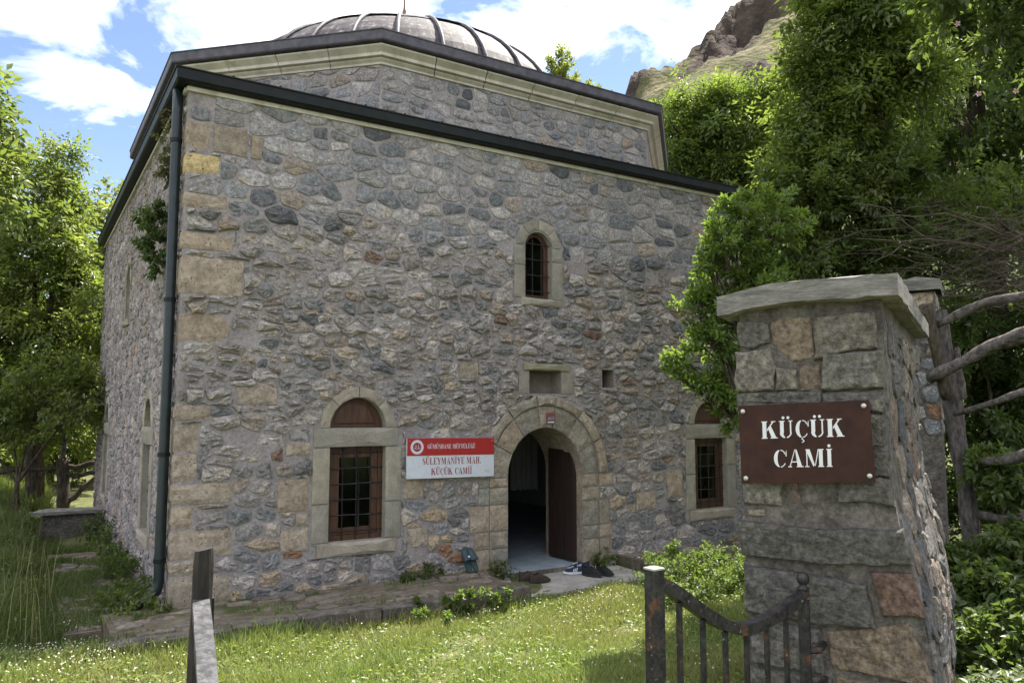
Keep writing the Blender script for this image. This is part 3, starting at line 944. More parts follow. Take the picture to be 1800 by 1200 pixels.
def build_door():
    rnd = random.Random(9)
    # two narrow leaves folded back inside the doorway
    def leaf(hx, hy, dx, dy, sg):
        ln = math.hypot(dx, dy); dx /= ln; dy /= ln
        nx, ny = -dy * sg, dx * sg
        def mpd(a, z, d): return (hx + dx * a + nx * d, hy + dy * a + ny * d, z)
        W = .53
        prof = [(0, .03), (W, .03)] + [(W - .53 * (1 - math.cos(t)) - .0, 1.12 + .56 * math.sin(t)) for t in np.linspace(0, math.pi / 2, 8)][::1]
        prof = [(0, .03), (W, .03), (W, 1.66)] + [(W * (1 - q), 1.12 + .54 * math.sqrt(max(0, 1 - q * q))) for q in np.linspace(.15, 1, 8)]
        n = len(prof)
        V = [mpd(a, z, 0) for a, z in prof] + [mpd(a, z, -.045) for a, z in prof]
        F = [tuple(range(n)), tuple(range(2 * n - 1, n - 1, -1))] + [(i, (i + 1) % n, n + (i + 1) % n, n + i) for i in range(n)]
        door = obj('door', V, F, M_DOOR, mosque)
        for i in range(3):
            a0, a1 = .02 + i * .17, .02 + i * .17 + .158
            q = 1 - a0 / W
            m = MB(); m.box(a0, a1, .06, 1.12 + .54 * math.sqrt(max(0, 1 - q * q)) - .03, .002, .014, mpd); m.build('plank', M_DOOR, door)
        V, F = tube([mpd(.46, .8, .018), mpd(.46, .82, .05), mpd(.46, .9, .05), mpd(.46, .92, .018)], .009, 6)
        obj('handle', V, F, M_IRON, door)
    leaf(4.765, .10, -.03, 1.0, 1)
    leaf(3.775, .10, .03, 1.0, -1)
    # portal: stepped sill, jambs, voussoir ring and projecting hood ring
    m = MB(); m.box(DOOR_CX - DOOR_HW - .02, DOOR_CX + DOOR_HW + .02, -.05, .79, -.12, .012)
    portal = m.build('portal', M_FLOORIN, mosque)
    m = MB(); m.box(DOOR_CX - DOOR_HW - .015, DOOR_CX + DOOR_HW + .015, -.085, -.052, -.12, .016); m.build('step_edge', M_KERB, portal)
    n = 20
    ring = lambda r, rz: [(DOOR_CX + r * math.cos(t), DOOR_SPR + rz * math.sin(t)) for t in np.linspace(0, math.pi, n + 1)]
    voussoirs('voussoir', ring(.552, .588), ring(.815, .855), mp_front, .022, rnd, portal, M_TRAV, [TAN2, GREYB, TAN], 7, base=-.06)
    voussoirs('hood_stone', ring(.82, .86), ring(.955, .985), mp_front, .05, rnd, portal, M_TRAV, [TAN, TAN2], 7, base=-.05)
    for sgn in (-1, 1):
        z = .0
        while z < DOOR_SPR - .05:
            hh = rnd.choice((.2, .26, .31, .17))
            z1 = min(z + hh, DOOR_SPR - .004)
            if DOOR_SPR - z1 < .1: z1 = DOOR_SPR - .004
            e = .27 if sgn > 0 else .26
            a0, a1 = (DOOR_CX + DOOR_HW, DOOR_CX + DOOR_HW + e) if sgn > 0 else (DOOR_CX - DOOR_HW - e, DOOR_CX - DOOR_HW)
            block('jamb_stone', rect(a0 + .002, a1 - .004, z + .004, z1 - .004), mp_front, .022, rnd, shrink_colour(rnd.choice([TAN, TAN2, GREYB]), rnd, .1), portal, M_TRAV, base=-.06)
            if rnd.random() < .72:
                e2 = rnd.uniform(.14, .27)
                b0, b1 = (a1, a1 + e2) if sgn > 0 else (a0 - e2, a0)
                block('outer_jamb_stone', rect(b0 + .004, b1 - .004, z + .004, z1 - .006), mp_front, .018, rnd, shrink_colour(rnd.choice([TAN, TAN2, (.27, .26, .24)]), rnd, .1), portal, M_TRAV, base=-.06)
                EXC['front'].append(rect(b0 - .002, b1 + .002, z, z1))
            z = z1
    lining('reveal', door_poly[1:] + door_poly[:1], mp_front, .8, M_TRAV, portal, (.3, .25, .2), closed=False)
    HOLES['front'].append(door_poly)
    EXC['front'].append(ring(.96, .99)[::1] + [])
    EXC['front'].append(rect(DOOR_CX - .83, DOOR_CX + .83, -.2, DOOR_SPR + .005))
    # house number plate on the keystone
    num = empty('number_plate', (4.32, -.04, 1.77), 'small red and navy enamel house number plate 49/1 above the doorway arch', 'number plate')
    m = MB(); m.box(4.255, 4.385, 1.765, 1.90, .038, .044, mp_front); m.build('plate', M_FADED, num)
    m = MB(); m.box(4.275, 4.365, 1.80, 1.85, .046, .047, mp_front); m.build('number_panel', M_NAVYP, num)
    m = MB(); m.box(4.272, 4.368, 1.775, 1.792, .046, .047, mp_front); m.build('name_strip', M_PANEL, num)
    txt = Glyphs(); txt.text('49/1', .04); txt.build(num, 'digit', M_WHITE, lambda x, y, d: mp_front(4.32 + x, 1.806 + y, .049 + d), centre=True)


# ---- lettering: heavy serif capitals built from flat pieces
class Glyphs:
    """each letter is a set of convex pieces in a unit-high box; every piece gets its own tiny height"""
    def __init__(s, stencil=False):
        s.P = []; s.K = []; s.n = 0; s.x = 0; s.st = stencil
    def q(s, *pts): s.cur.append(pts)
    def bar(s, x0, x1, y0, y1): s.q((x0, y0), (x1, y0), (x1, y1), (x0, y1))
    def serif(s, x0, x1, y0, y1): s.bar(x0, x1, y0, y1)
    def ring(s, cx, cy, rx, ry, tx, ty, a0, a1, n=14):
        for i in range(n):
            t0 = math.radians(a0 + (a1 - a0) * i / n); t1 = math.radians(a0 + (a1 - a0) * (i + 1) / n)
            f = lambda t, k: (cx + (rx - (tx if k else 0)) * math.cos(t), cy + (ry - (ty if k else 0)) * math.sin(t))
            s.q(f(t0, 0), f(t1, 0), f(t1, 1), f(t0, 1))
    def dot(s, cx, cy, r): s.q(*[(cx + r * math.cos(t), cy + r * math.sin(t)) for t in np.linspace(0, 2 * math.pi, 11)[:-1]])
    def stem(s, x, w=.2, y0=0, y1=1, ser=.06):
        s.bar(x, x + w, y0, y1)
        if ser:
            if y0 == 0: s.bar(x - ser, x + w + ser, 0, .05)
            if y1 == 1: s.bar(x - ser, x + w + ser, .95, 1)
    def letter(s, c):
        s.cur = []
        g = .035 if s.st else -.01
        W = .8
        if c in 'Iİ':
            s.stem(.1); W = .42
            if c == 'İ': s.dot(.2, 1.17, .09)
        elif c in 'UÜ':
            s.stem(.08, .21, .3, 1); s.bar(.64, .72, .3, 1); s.bar(.56, .8, .95, 1)
            s.ring(.4 - g * .5, .32, .32, .32, .2, .07, 180, 262); s.ring(.4 + g * .5, .32, .32, .32, .08, .07, 278, 360); W = .84
            if not s.st: s.ring(.4, .32, .32, .32, .12, .07, 255, 285)
            if c == 'Ü': s.dot(.27, 1.17, .085); s.dot(.55, 1.17, .085)
        elif c in 'CÇGĞ':
            s.ring(.42, .5, .36, .5, .21, .05, 100, 260); s.ring(.42 + g, .5, .33, .5, .06, .05, 30, 92); s.ring(.42 + g, .5, .33, .5, .06, .05, 268, 325)
            s.q((.70 + g, .62), (.76 + g, .62), (.76 + g, .97), (.72 + g, .9)); W = .8
            if c == 'Ç': s.q((.38, -.02), (.46, -.02), (.44, -.1), (.38, -.1)); s.ring(.42, -.18, .12, .1, .06, .05, -110, 90, 8)
            if c in 'GĞ': s.bar(.56, .78, 0.06, .42); s.bar(.5, .84, .4, .45)
            if c == 'Ğ': s.ring(.42, 1.26, .16, .14, .06, .06, 190, 350, 8)
        elif c == 'K':
            s.stem(.08, .23); x = .31 + g
            s.q((x, .42), (x, .54), (.66, .97), (.75, .97)); s.bar(.58, .84, .95, 1)
            s.q((.40, .60), (.62, 0), (.9, 0), (.56, .74)); s.bar(.54, .96, 0, .05); W = .96
        elif c == 'A':
            s.q((.07, 0), (.13, 0), (.42, 1), (.38, 1)); s.q((.38 + g, 1), (.46 + g, 1), (.80, 0), (.54, 0))
            s.bar(.2, .58, .27, .33); s.bar(0, .22, 0, .05); s.bar(.48, .87, 0, .05); W = .87
        elif c == 'M':
            s.bar(.1, .16, 0, 1); s.bar(.02, .26, 0, .05); s.q((.06, 1), (.3, 1), (.56, .12), (.48, .02)); s.q((.52 + g, .02), (.58 + g, .1), (.8, 1), (.74, 1))
            s.stem(.76 + g, .21); W = 1.1
        elif c == 'N':
            s.bar(.1, .17, 0, 1); s.bar(.02, .26, 0, .05); s.q((.04, 1), (.3, 1), (.74, .0), (.66, 0)); s.bar(.68, .75, 0, 1); s.bar(.58, .84, .95, 1); W = .86
        elif c == 'H': s.stem(.08); s.stem(.55); s.bar(.28, .55, .46, .53); W = .86
        elif c in 'EFL':
            s.stem(.08)
            if c != 'L': s.bar(.28, .64, .94, 1); s.bar(.58, .65, .75, 1); s.bar(.28, .5, .48, .54); s.bar(.47, .52, .38, .64)
            if c != 'F': s.bar(.28, .66, 0, .06); s.bar(.6, .68, 0, .28)
            W = .72
        elif c == 'T': s.stem(.28); s.bar(.03, .73, .94, 1); s.bar(.02, .08, .72, 1); s.bar(.68, .74, .72, 1); W = .78
        elif c == 'Y': s.stem(.31, .2, 0, .45); s.q((.04, 1), (.28, 1), (.52, .44), (.32, .4)); s.q((.42, .44), (.5, .42), (.76, 1), (.68, 1)); s.bar(0, .36, .95, 1); s.bar(.6, .84, .95, 1); W = .84
        elif c in 'SŞ':
            s.ring(.36, .74, .28, .26, .15, .06, 60, 250); s.ring(.36, .27, .3, .27, .17, .06, -110, 78); s.q((.2, .62), (.28, .76), (.62, .36), (.5, .24))
            s.bar(.56, .62, .68, .98); s.bar(.06, .12, .02, .32); W = .7
            if c == 'Ş': s.ring(.36, -.16, .11, .1, .05, .05, -110, 90, 8)
        elif c == '.': s.dot(.14, .1, .1); W = .3
        elif c == ' ': W = .4
        elif c == '1': s.bar(.2, .3, 0, 1); s.q((.08, .78), (.2, .86), (.2, 1), (.16, .98)); W = .45
        elif c == '9': s.ring(.3, .7, .24, .3, .09, .08, 0, 360, 16); s.q((.45, .7), (.54, .7), (.3, 0), (.2, 0)); W = .62
        elif c == '2': s.ring(.3, .7, .24, .3, .09, .08, -20, 180, 10); s.q((.08, .0), (.2, .0), (.53, .6), (.43, .62)); s.bar(.08, .56, 0, .09); W = .64
        elif c == '0': s.ring(.3, .5, .25, .5, .09, .08, 0, 360, 18); W = .64
        elif c == '4': s.bar(.4, .5, 0, 1); s.bar(.06, .6, .24, .33); s.q((.06, .33), (.16, .33), (.5, 1), (.4, 1)); W = .68
        elif c == '/': s.q((.02, -.05), (.1, -.05), (.38, 1.05), (.3, 1.05)); W = .42
        for p in s.cur: s.P.append([(s.x + a, b) for a, b in p]); s.K.append(s.n)
        s.n += 1
        s.x += W + .06
    def text(s, t, h, sx=1.0):
        for c in t: s.letter(c)
        s.P = [[(a * h * sx, b * h) for a, b in p] for p in s.P]; s.w = (s.x - .06) * h * sx
        return s
    def build(s, parent, name, mat, mp, centre=False):
        off = -s.w / 2 if centre else 0
        for k in sorted(set(s.K)):
            V = []; F = []
            for i, p in enumerate(q for q, kk in zip(s.P, s.K) if kk == k):
                b = len(V)
                V += [mp(a + off, y, i * 4e-5) for a, y in p]; F.append(tuple(range(b, b + len(p))))
            obj(name, V, F, mat, parent)


build_door()

# ---- quoins on the front left corner (travertine, both faces)
def build_quoins():
    rnd = random.Random(4)
    L_ = [(.06, .355, .55, .22), (.375, .50, .24, .4), (.525, .775, .55, .2), (.795, 1.01, .2, .45), (1.03, 1.215, .53, .25), (1.24, 1.50, .2, .4), (1.52, 1.80, .2, .3), (1.83, 1.97, .3, .2),
          (2.58, 2.86, .48, .22), (3.06, 3.42, .57, .26), (3.5, 3.66, .46, .2), (3.9, 4.05, .4, .22), (4.26, 4.45, .31, .2), (4.5, 4.78, .23, .25)]
    for z0, z1, w, w2 in L_:
        col = shrink_colour(TAN, rnd, .1)
        if abs(z0 - 4.26) < .01: col = (.48, .38, .21)
        if z0 > 3.8 and z0 != 4.26: col = shrink_colour((.3, .25, .2), rnd, .05)
        pr = rnd.uniform(.008, .02)
        V, F = [], []
        # one L-shaped corner block: front face grid + left face grid
        nz, na, nb = 4, max(3, int(w / .11)), max(2, int(w2 / .11))
        xs = [(-1, b) for b in np.linspace(w2, 0, nb + 1)[:-1]] + [(1, a) for a in np.linspace(0, w, na + 1)]
        g = {}
        for i, (sd, t) in enumerate(xs):
            for k in range(nz + 1):
                z = z0 + (z1 - z0) * k / nz
                e = (k in (0, nz)) or i in (0, len(xs) - 1)
                j = rnd.uniform(-.005, .005)
                p = pr + j - (.012 if e else 0)
                if sd < 0: v = (-p, t + rnd.uniform(-.004, .004), z + (rnd.uniform(-.006, .006)))
                elif t == 0: v = (-p * .8, -p * .8, z + rnd.uniform(-.005, .005))
                else: v = (t + (rnd.uniform(-.012, .012) if i == len(xs) - 1 else 0), -p, z + rnd.uniform(-.006, .006))
                g[i, k] = len(V); V.append(v)
        for i in range(len(xs) - 1):
            for k in range(nz):
                F.append((g[i, k], g[i + 1, k], g[i + 1, k + 1], g[i, k + 1]))
        # rim back into the wall
        per = [g[i, 0] for i in range(len(xs))] + [g[len(xs) - 1, k] for k in range(1, nz + 1)] + [g[i, nz] for i in range(len(xs) - 2, -1, -1)] + [g[0, k] for k in range(nz - 1, 0, -1)]
        b = len(V)
        for q in per:
            x, y, z = V[q]
            V.append((max(x, .0) + .03 if x < .02 else x, max(y, 0) + .03 if y < .02 else y, z))
        n = len(per)
        for q in range(n): F.append((per[q], b + q, b + (q + 1) % n, per[(q + 1) % n]))
        obj('quoin', V, F, M_TRAV, mosque, cols=np.tile(np.array(col), (len(V), 1)))
        EXC['front'].append(rect(-.02, w + .006, z0 - .004, z1 + .004)); EXC['left'].append(rect(-.02, w2 + .006, z0 - .004, z1 + .004))
    # loose squared travertine blocks let into the rubble
    for a0, a1, z0, z1 in ((.98, 1.30, .90, 1.22), (1.17, 1.31, .74, .87), (1.02, 1.3, .5, .72), (.62, .72, 4.5, 4.74), (.25, .58, 4.5, 4.78), (6.28, 6.56, .75, 1.12), (5.72, 6.05, .62, .84), (2.42, 2.66, .42, .62), (1.05, 1.3, 1.46, 1.58), (2.36, 2.6, .95, 1.16), (3.05, 3.3, 2.3, 2.5), (.55, .95, 1.98, 2.16)):
        block('squared_stone', rect(a0, a1, z0, z1), mp_front, .016, rnd, shrink_colour(TAN if z0 < 4 else (.27, .23, .19), rnd, .12), mosque, M_TRAV, base=-.03, rough=.012)
        EXC['front'].append(rect(a0 - .004, a1 + .004, z0 - .004, z1 + .004))


build_quoins()


def build_curtain():
    V = []; F = []; n = 26
    c = np.array([6.36, 3.7])
    for i in range(n + 1):
        t = i / n
        x = c[0] - .3 + .6 * t; y = c[1] + .045 * math.sin(t * 34) + .02 * math.sin(t * 13)
        V += [(x, y, .55 + .01 * math.sin(t * 34)), (x, y * .998 + .005, 1.5), (x, c[1] + .03 * math.sin(t * 34), 2.5)]
    for i in range(n):
        for k in range(2): F.append((i * 3 + k, i * 3 + 3 + k, i * 3 + 4 + k, i * 3 + 1 + k))
    o = obj('curtain', V, F, M_PLASTER, smooth=True)
    tag(o, 'pale folded curtain hanging in the dim room behind the open doorway', 'curtain')


build_curtain()


def wall_face(name, x0, x1, z0, z1, holes, mp):
    """flat wall face with openings cut out"""
    loops = [[Vector((a, z, 0)) for a, z in rect(x0, x1, z0, z1)]] + [[Vector((a, z, 0)) for a, z in h] for h in holes]
    flat = [v for l in loops for v in l]
    tris = tessellate_polygon(loops)
    V = [mp(v.x, v.y, 0) for v in flat]
    return V, [tuple(t) for t in tris]


def build_walls():
    m = MB()
    m.add(*wall_face('front', 0, BW, -.4, BH, HOLES['front'], mp_front))
    m.add(*wall_face('left', 0, BD, -.4, BH, HOLES['left'], mp_left))
    m.add([(BW, 0, -.4), (BW, BD, -.4), (BW, BD, BH), (BW, 0, BH)], [(0, 1, 2, 3)])
    m.add([(0, BD, -.4), (BW, BD, -.4), (BW, BD, BH), (0, BD, BH)], [(0, 1, 2, 3)])
    w = m.build('wall', M_MORTAR, mosque)
    # plastered prayer room inside, with the same openings in its front and left walls
    t = .8
    V1, F1 = wall_face('f', t, BW - t, .0, BH, [[(a, z) for a, z in h] for h in HOLES['front'] if h[0][0] > t and h[1][1] < 1 and max(q[1] for q in h) < 1.9 or h is door_poly], lambda a, z, d: (a, t, z))
    m = MB()
    m.add(V1, F1)
    m.add(*wall_face('l', t, BD - t, .0, BH, [h for h in HOLES['left'] if len(h) == 4], lambda a, z, d: (t, a, z)))
    m.add([(BW - t, t, 0), (BW - t, BD - t, 0), (BW - t, BD - t, BH), (BW - t, t, BH)], [(0, 1, 2, 3)])
    m.add([(t, BD - t, 0), (BW - t, BD - t, 0), (BW - t, BD - t, BH), (t, BD - t, BH)], [(0, 1, 2, 3)])
    m.add([(t, t, BH - .1), (BW - t, t, BH - .1), (BW - t, BD - t, BH - .1), (t, BD - t, BH - .1)], [(0, 1, 2, 3)])
    m.build('interior_wall', M_PLASTER, mosque)
    m = MB(); m.box(t - .02, BW - t + .02, .795, BD - t + .02, -.3, .005)
    m.build('interior_floor', M_FLOORIN, mosque)


build_walls()

ALLST = []      # (area, verts, faces, colour)


def rubble(mp, x0, x1, y0, y1, size, exc, seed, gap=.009, hfun=None, pal=None, weight=1.0, dest=None, jitter=.012, drop=.02):
    rnd = random.Random(seed)
    for poly in cells(x0, x1, y0, y1, size, gap, rnd):
        for ex in exc:
            poly = exclude(poly, ex, .008)
            if poly is None: break
        if poly is None: continue
        poly = ccw(poly)
        cy = sum(p[1] for p in poly) / len(poly); cx = sum(p[0] for p in poly) / len(poly)
        if rnd.random() < drop: continue
        h = hfun(cx, cy, rnd)
        V, F = pillow(poly, h, rnd, rough=jitter(cx, cy) if callable(jitter) else jitter, edge=.55, inset=rnd.uniform(.84, .93), mid=rnd.uniform(.45, .68))
        (dest if dest is not None else ALLST).append((abs(area(poly)) * weight, mapped(V, mp), F, pick(pal(cx, cy), rnd)))


def size_main(z):
    if z > 3.9: return (.285, .185)
    if z > 3.2: return (.25, .15)
    if z > 1.9: return (.22, .13)
    return (.235, .15)


def h_main(x, z, r):
    if z > 4.0: return r.uniform(.010, .024)
    if z > 1.3: return r.uniform(.012, .055) if r.random() < .75 else r.uniform(.002, .012)
    return r.uniform(.006, .03)


def pal_main(x, z):
    if z > 3.9: return PAL_TOP
    if z < .9: return PAL_LOW
    return PAL


EXC['front'] = [ccw(e) for e in EXC['front']]
EXC['left'] = [ccw(e) for e in EXC['left']]
rubble(mp_front, .03, BW - .02, -.05, BH - .03, size_main, EXC['front'], 31, gap=.0075, jitter=lambda x, z: .011 if z > 4 else (.034 if z > 1.2 else .022), hfun=h_main, pal=pal_main)
rubble(mp_left, .03, BD - .02, -.1, BH - .03, lambda z: (.23, .15), EXC['left'], 32, gap=.008, jitter=.024, hfun=lambda x, z, r: r.uniform(.002, .022), pal=lambda x, z: PAL_SIDE, weight=.25)

# ---- eight-sided drum, cornice, roof, dome
OC = np.array([4.40, 4.60])
OH, OCUT = 4.25, 2.02       # eave half width and corner cut


def octagon(h, cut):
    a = h - cut
    P = [(-a, -h), (a, -h), (h, -a), (h, a), (a, h), (-a, h), (-h, a), (-h, -a)]
    return [(OC[0] + x, OC[1] + y) for x, y in P]


def oct_band(mb, prof, cut=OCUT):
    """prof: list of (half width, z)"""
    V = []; F = []
    for h, z in prof:
        for x, y in octagon(h, cut - (OH - h) * .586): V.append((x, y, z))
    for i in range(len(prof) - 1):
        for j in range(8):
            F.append((i * 8 + j, i * 8 + (j + 1) % 8, (i + 1) * 8 + (j + 1) % 8, (i + 1) * 8 + j))
    mb.add(V, F)


def build_drum():
    m = MB(); oct_band(m, [(OH - .24, 5.1), (OH - .24, 6.2)])
    drum = m.build('drum', M_MORTAR, mosque)
    rnd = random.Random(8)
    # cornice: two cream courses cut into blocks by fine joints on every face
    for (p0, z0, p1, z1, name) in ((OH - .215, 6.125, OH - .18, 6.195, 'cornice_stone'), (OH - .13, 6.20, OH - .06, 6.31, 'cornice_stone')):
        A = octagon(p0, OCUT - (OH - p0) * .586); B = octagon(p1, OCUT - (OH - p1) * .586)
        back = octagon(OH - .4, OCUT - .4 * .586)
        for j in range(8):
            k = (j + 1) % 8
            if j in (3, 4): continue
            nseg = max(2, round(math.dist(A[j], A[k]) / .75))
            for s in range(nseg):
                t0, t1 = s / nseg + (.0015 if s else 0), (s + 1) / nseg - (.0015 if s < nseg - 1 else 0)
                lerp = lambda P, Q, t: (P[0] + (Q[0] - P[0]) * t, P[1] + (Q[1] - P[1]) * t)
                V = []
                for P, z in ((A, z0), (A, z0 + (z1 - z0) * .35), (B, z1 - .02), (B, z1), (back, z1), (back, z0)):
                    for t in (t0, t1):
                        x, y = lerp(P[j], P[k], t); V.append((x, y, z))
                F = [(2 * i, 2 * i + 1, (2 * i + 3) % 12, (2 * i + 2) % 12) for i in range(6)] + [(0, 2, 4, 6, 8, 10), (1, 3, 5, 7, 9, 11)]
                obj(name, V, F, M_CORN, drum)
    m = MB(); oct_band(m, [(OH - .2, 6.312), (OH - .01, 6.33), (OH, 6.345), (OH, 6.45), (OH + .01, 6.454), (OH + .01, 6.465), (OH - .1, 6.48), (3.05, 6.72), (2.9, 6.74)])
    m.build('drum_roof', M_FASCIA, mosque)
    # lead skirt roof between the square walls and the drum
    e = .1
    sq = [(-e, -e), (BW + e, -e), (BW + e, BD + e), (-e, BD + e)]
    V = [(x, y, 5.24) for x, y in sq] + [(x, y, 5.6) for x, y in octagon(OH - .2, OCUT - .12)]
    V = [(x, y, z if z < 5.3 else 5.36) for x, y, z in V]
    F = [(0, 1, 5, 4), (1, 6, 5), (1, 2, 7, 6), (2, 8, 7), (2, 3, 9, 8), (3, 10, 9), (3, 0, 11, 10), (0, 4, 11), (0, 3, 2, 1)]
    obj('roof', V, F, M_LEAD, mosque)
    # rubble on the three visible drum faces
    P = octagon(OH - .24, OCUT - .24 * .586)
    for j, wgt in ((0, .8), (7, .6), (6, .2)):
        A = np.array(P[j]); B = np.array(P[(j + 1) % 8])
        if j == 6: pass
        ln = np.linalg.norm(B - A); d = (B - A) / ln; nrm = np.array([d[1], -d[0]])
        def mp(a, z, dd, A=A, d=d, nrm=nrm):
            q = A + d * a + nrm * dd
            return (q[0], q[1], z)
        rubble(mp, .02, ln - .02, 5.25, 6.12, lambda z: (.25, .16), [], 40 + j, hfun=lambda x, z, r: r.uniform(.010, .022), pal=lambda x, z: PAL_TOP, weight=wgt, jitter=.010)


build_drum()


def build_dome():
    c = (4.30, 4.52, 6.70); R, H = 3.03, 1.76
    nr = 28
    P = []
    for i in range(15):
        e = i / 14 * math.pi / 2
        P.append((R * math.cos(e), H * math.sin(e)))
    # two lapped courses of lead: lower one, upper one a little proud
    es = .48 * math.pi / 2
    lo = [(R * math.cos(e), H * math.sin(e)) for e in np.linspace(0, es + .03, 8)]
    up = [((R + .022) * math.cos(e), (H + .022) * math.sin(e)) for e in np.linspace(es, math.pi / 2 - .02, 9)]
    dome = empty('dome', c, parent=mosque)
    for j in range(nr):
        t0, t1 = 2 * math.pi * j / nr, 2 * math.pi * (j + 1) / nr
        for nm, pr, back in (('lead_sheet', lo, False), ('lead_sheet', up, True)):
            V = []; F = []; k = 4
            dz = random.uniform(-.02, .02)
            for r, z in pr:
                for q in range(k + 1):
                    t = t0 + (t1 - t0) * q / k
                    bulge = .012 * math.sin(math.pi * q / k)
                    V.append((c[0] + (r + bulge) * math.cos(t), c[1] + (r + bulge) * math.sin(t), c[2] + z + (dz if (z, r) == (pr[0][1], pr[0][0]) and back else 0)))
            for i in range(len(pr) - 1):
                for q in range(k):
                    F.append((i * (k + 1) + q, i * (k + 1) + q + 1, (i + 1) * (k + 1) + q + 1, (i + 1) * (k + 1) + q))
            if back:   # drip edge
                b = len(V)
                for q in range(k + 1):
                    x, y, z = V[q]
                    V.append((c[0] + (x - c[0]) * .985, c[1] + (y - c[1]) * .985, z - .005))
                for q in range(k): F.append((q, b + q, b + q + 1, q + 1))
            obj(nm, V, F, M_LEAD, dome, smooth=False)
        pts = [(c[0] + (r + .012) * math.cos(t0), c[1] + (r + .012) * math.sin(t0), c[2] + z + .012) for r, z in [((R + .01) * math.cos(e), (H + .01) * math.sin(e)) for e in np.linspace(0, math.pi / 2 - .05, 14)]]
        V, F = tube(pts, .032, 6)
        obj('lead_roll', V, F, M_FASCIA, dome, smooth=True)
    prof = [(r_ * 1.35, z_ * 1.25) for r_, z_ in ((.13, -.03), (.10, .04), (.05, .07), (.035, .12), (.06, .15), (.085, .20), (.06, .26), (.03, .29), (.055, .33), (.065, .36), (.045, .40), (.02, .43), (.03, .47), (.015, .52), (.012, .72), (.002, .8))]
    V, F = lathe(prof, 12, (c[0], c[1], c[2] + H + .08))
    obj('finial', V, F, noise_mat('finial_copper', (.12, .075, .05), (.2, .14, .1), rough=.5, metallic=.4), dome, smooth=True)


build_dome()


def build_gutters():
    # box gutters of stepped section along the front and left eaves
    prof = [(.0, 5.135), (.05, 5.122), (.10, 5.128), (.118, 5.145), (.122, 5.24), (.134, 5.246), (.134, 5.258), (.0, 5.262)]
    def run(name, mp, a0, a1, miter):
        V = []; F = []; n = len(prof)
        for e, (a, sg) in enumerate(((a0, 1), (a1, 0))):
            for d, z in prof:
                V.append(mp(a - (d if sg and miter else 0), z, d + .012))
        for i in range(n): F.append((i, (i + 1) % n, n + (i + 1) % n, n + i))
        F.append(tuple(range(n - 1, -1, -1))); F.append(tuple(range(n, 2 * n)))
        g = obj(name, V, F, M_GUTTER, mosque)
        k = 0
        a = a0 + .4
        while a < a1 - .2:
            m = MB(); m.box(a, a + .022, 5.259, 5.281, .05, .12, mp); m.build('gutter_clip', M_GUTTER, g)
            a += .47
        return g
    run('gutter', mp_front, -.012, BW + .1, True)
    run('gutter', mp_left, -.012, BD + .1, True)
    # thin stone eave course under the gutter
    m = MB(); m.box(-.02, BW + .02, -.035, .02, 5.07, 5.112); m.build('eave_course', M_CORN, mosque)
    m = MB(); m.box(-.035, .015, .021, BD + .02, 5.07, 5.112); m.build('eave_course', M_CORN, mosque)
    y = .16
    V, F = tube([(-.075, y, 5.12), (-.075, y, 4.9), (-.075, y, 2.5), (-.075, y, .32), (-.09, y - .0, .22), (-.19, y + .02, .12), (-.30, y + .03, .09)], .05, 10)
    p = obj('downpipe', V, F, M_PIPE, mosque, smooth=True)
    for z in (4.6, 3.0, 1.5, .5):
        V, F = tube([(-.075, y, z - .02), (-.075, y, z + .02)], .058, 10); obj('pipe_clip', V, F, M_GUTTER, p)
    m = MB(); m.box(-.03, .02, 8.75, 8.85, 5.0, 5.1); m.build('pipe_bracket', M_GUTTER, p)


build_gutters()


def emit_stones():
    ALLST.sort(key=lambda s: -s[0])
    for a, V, F, c in ALLST[:300]:
        obj('stone', V, F, M_STONE, mosque, cols=np.tile(np.array(c), (len(V), 1)))
    m = MB()
    for a, V, F, c in ALLST[300:]: m.add(V, F, c)
    o = m.build('rubble_masonry', M_STONE, mosque, cols=True)
    o['kind'] = 'stuff'


emit_stones()

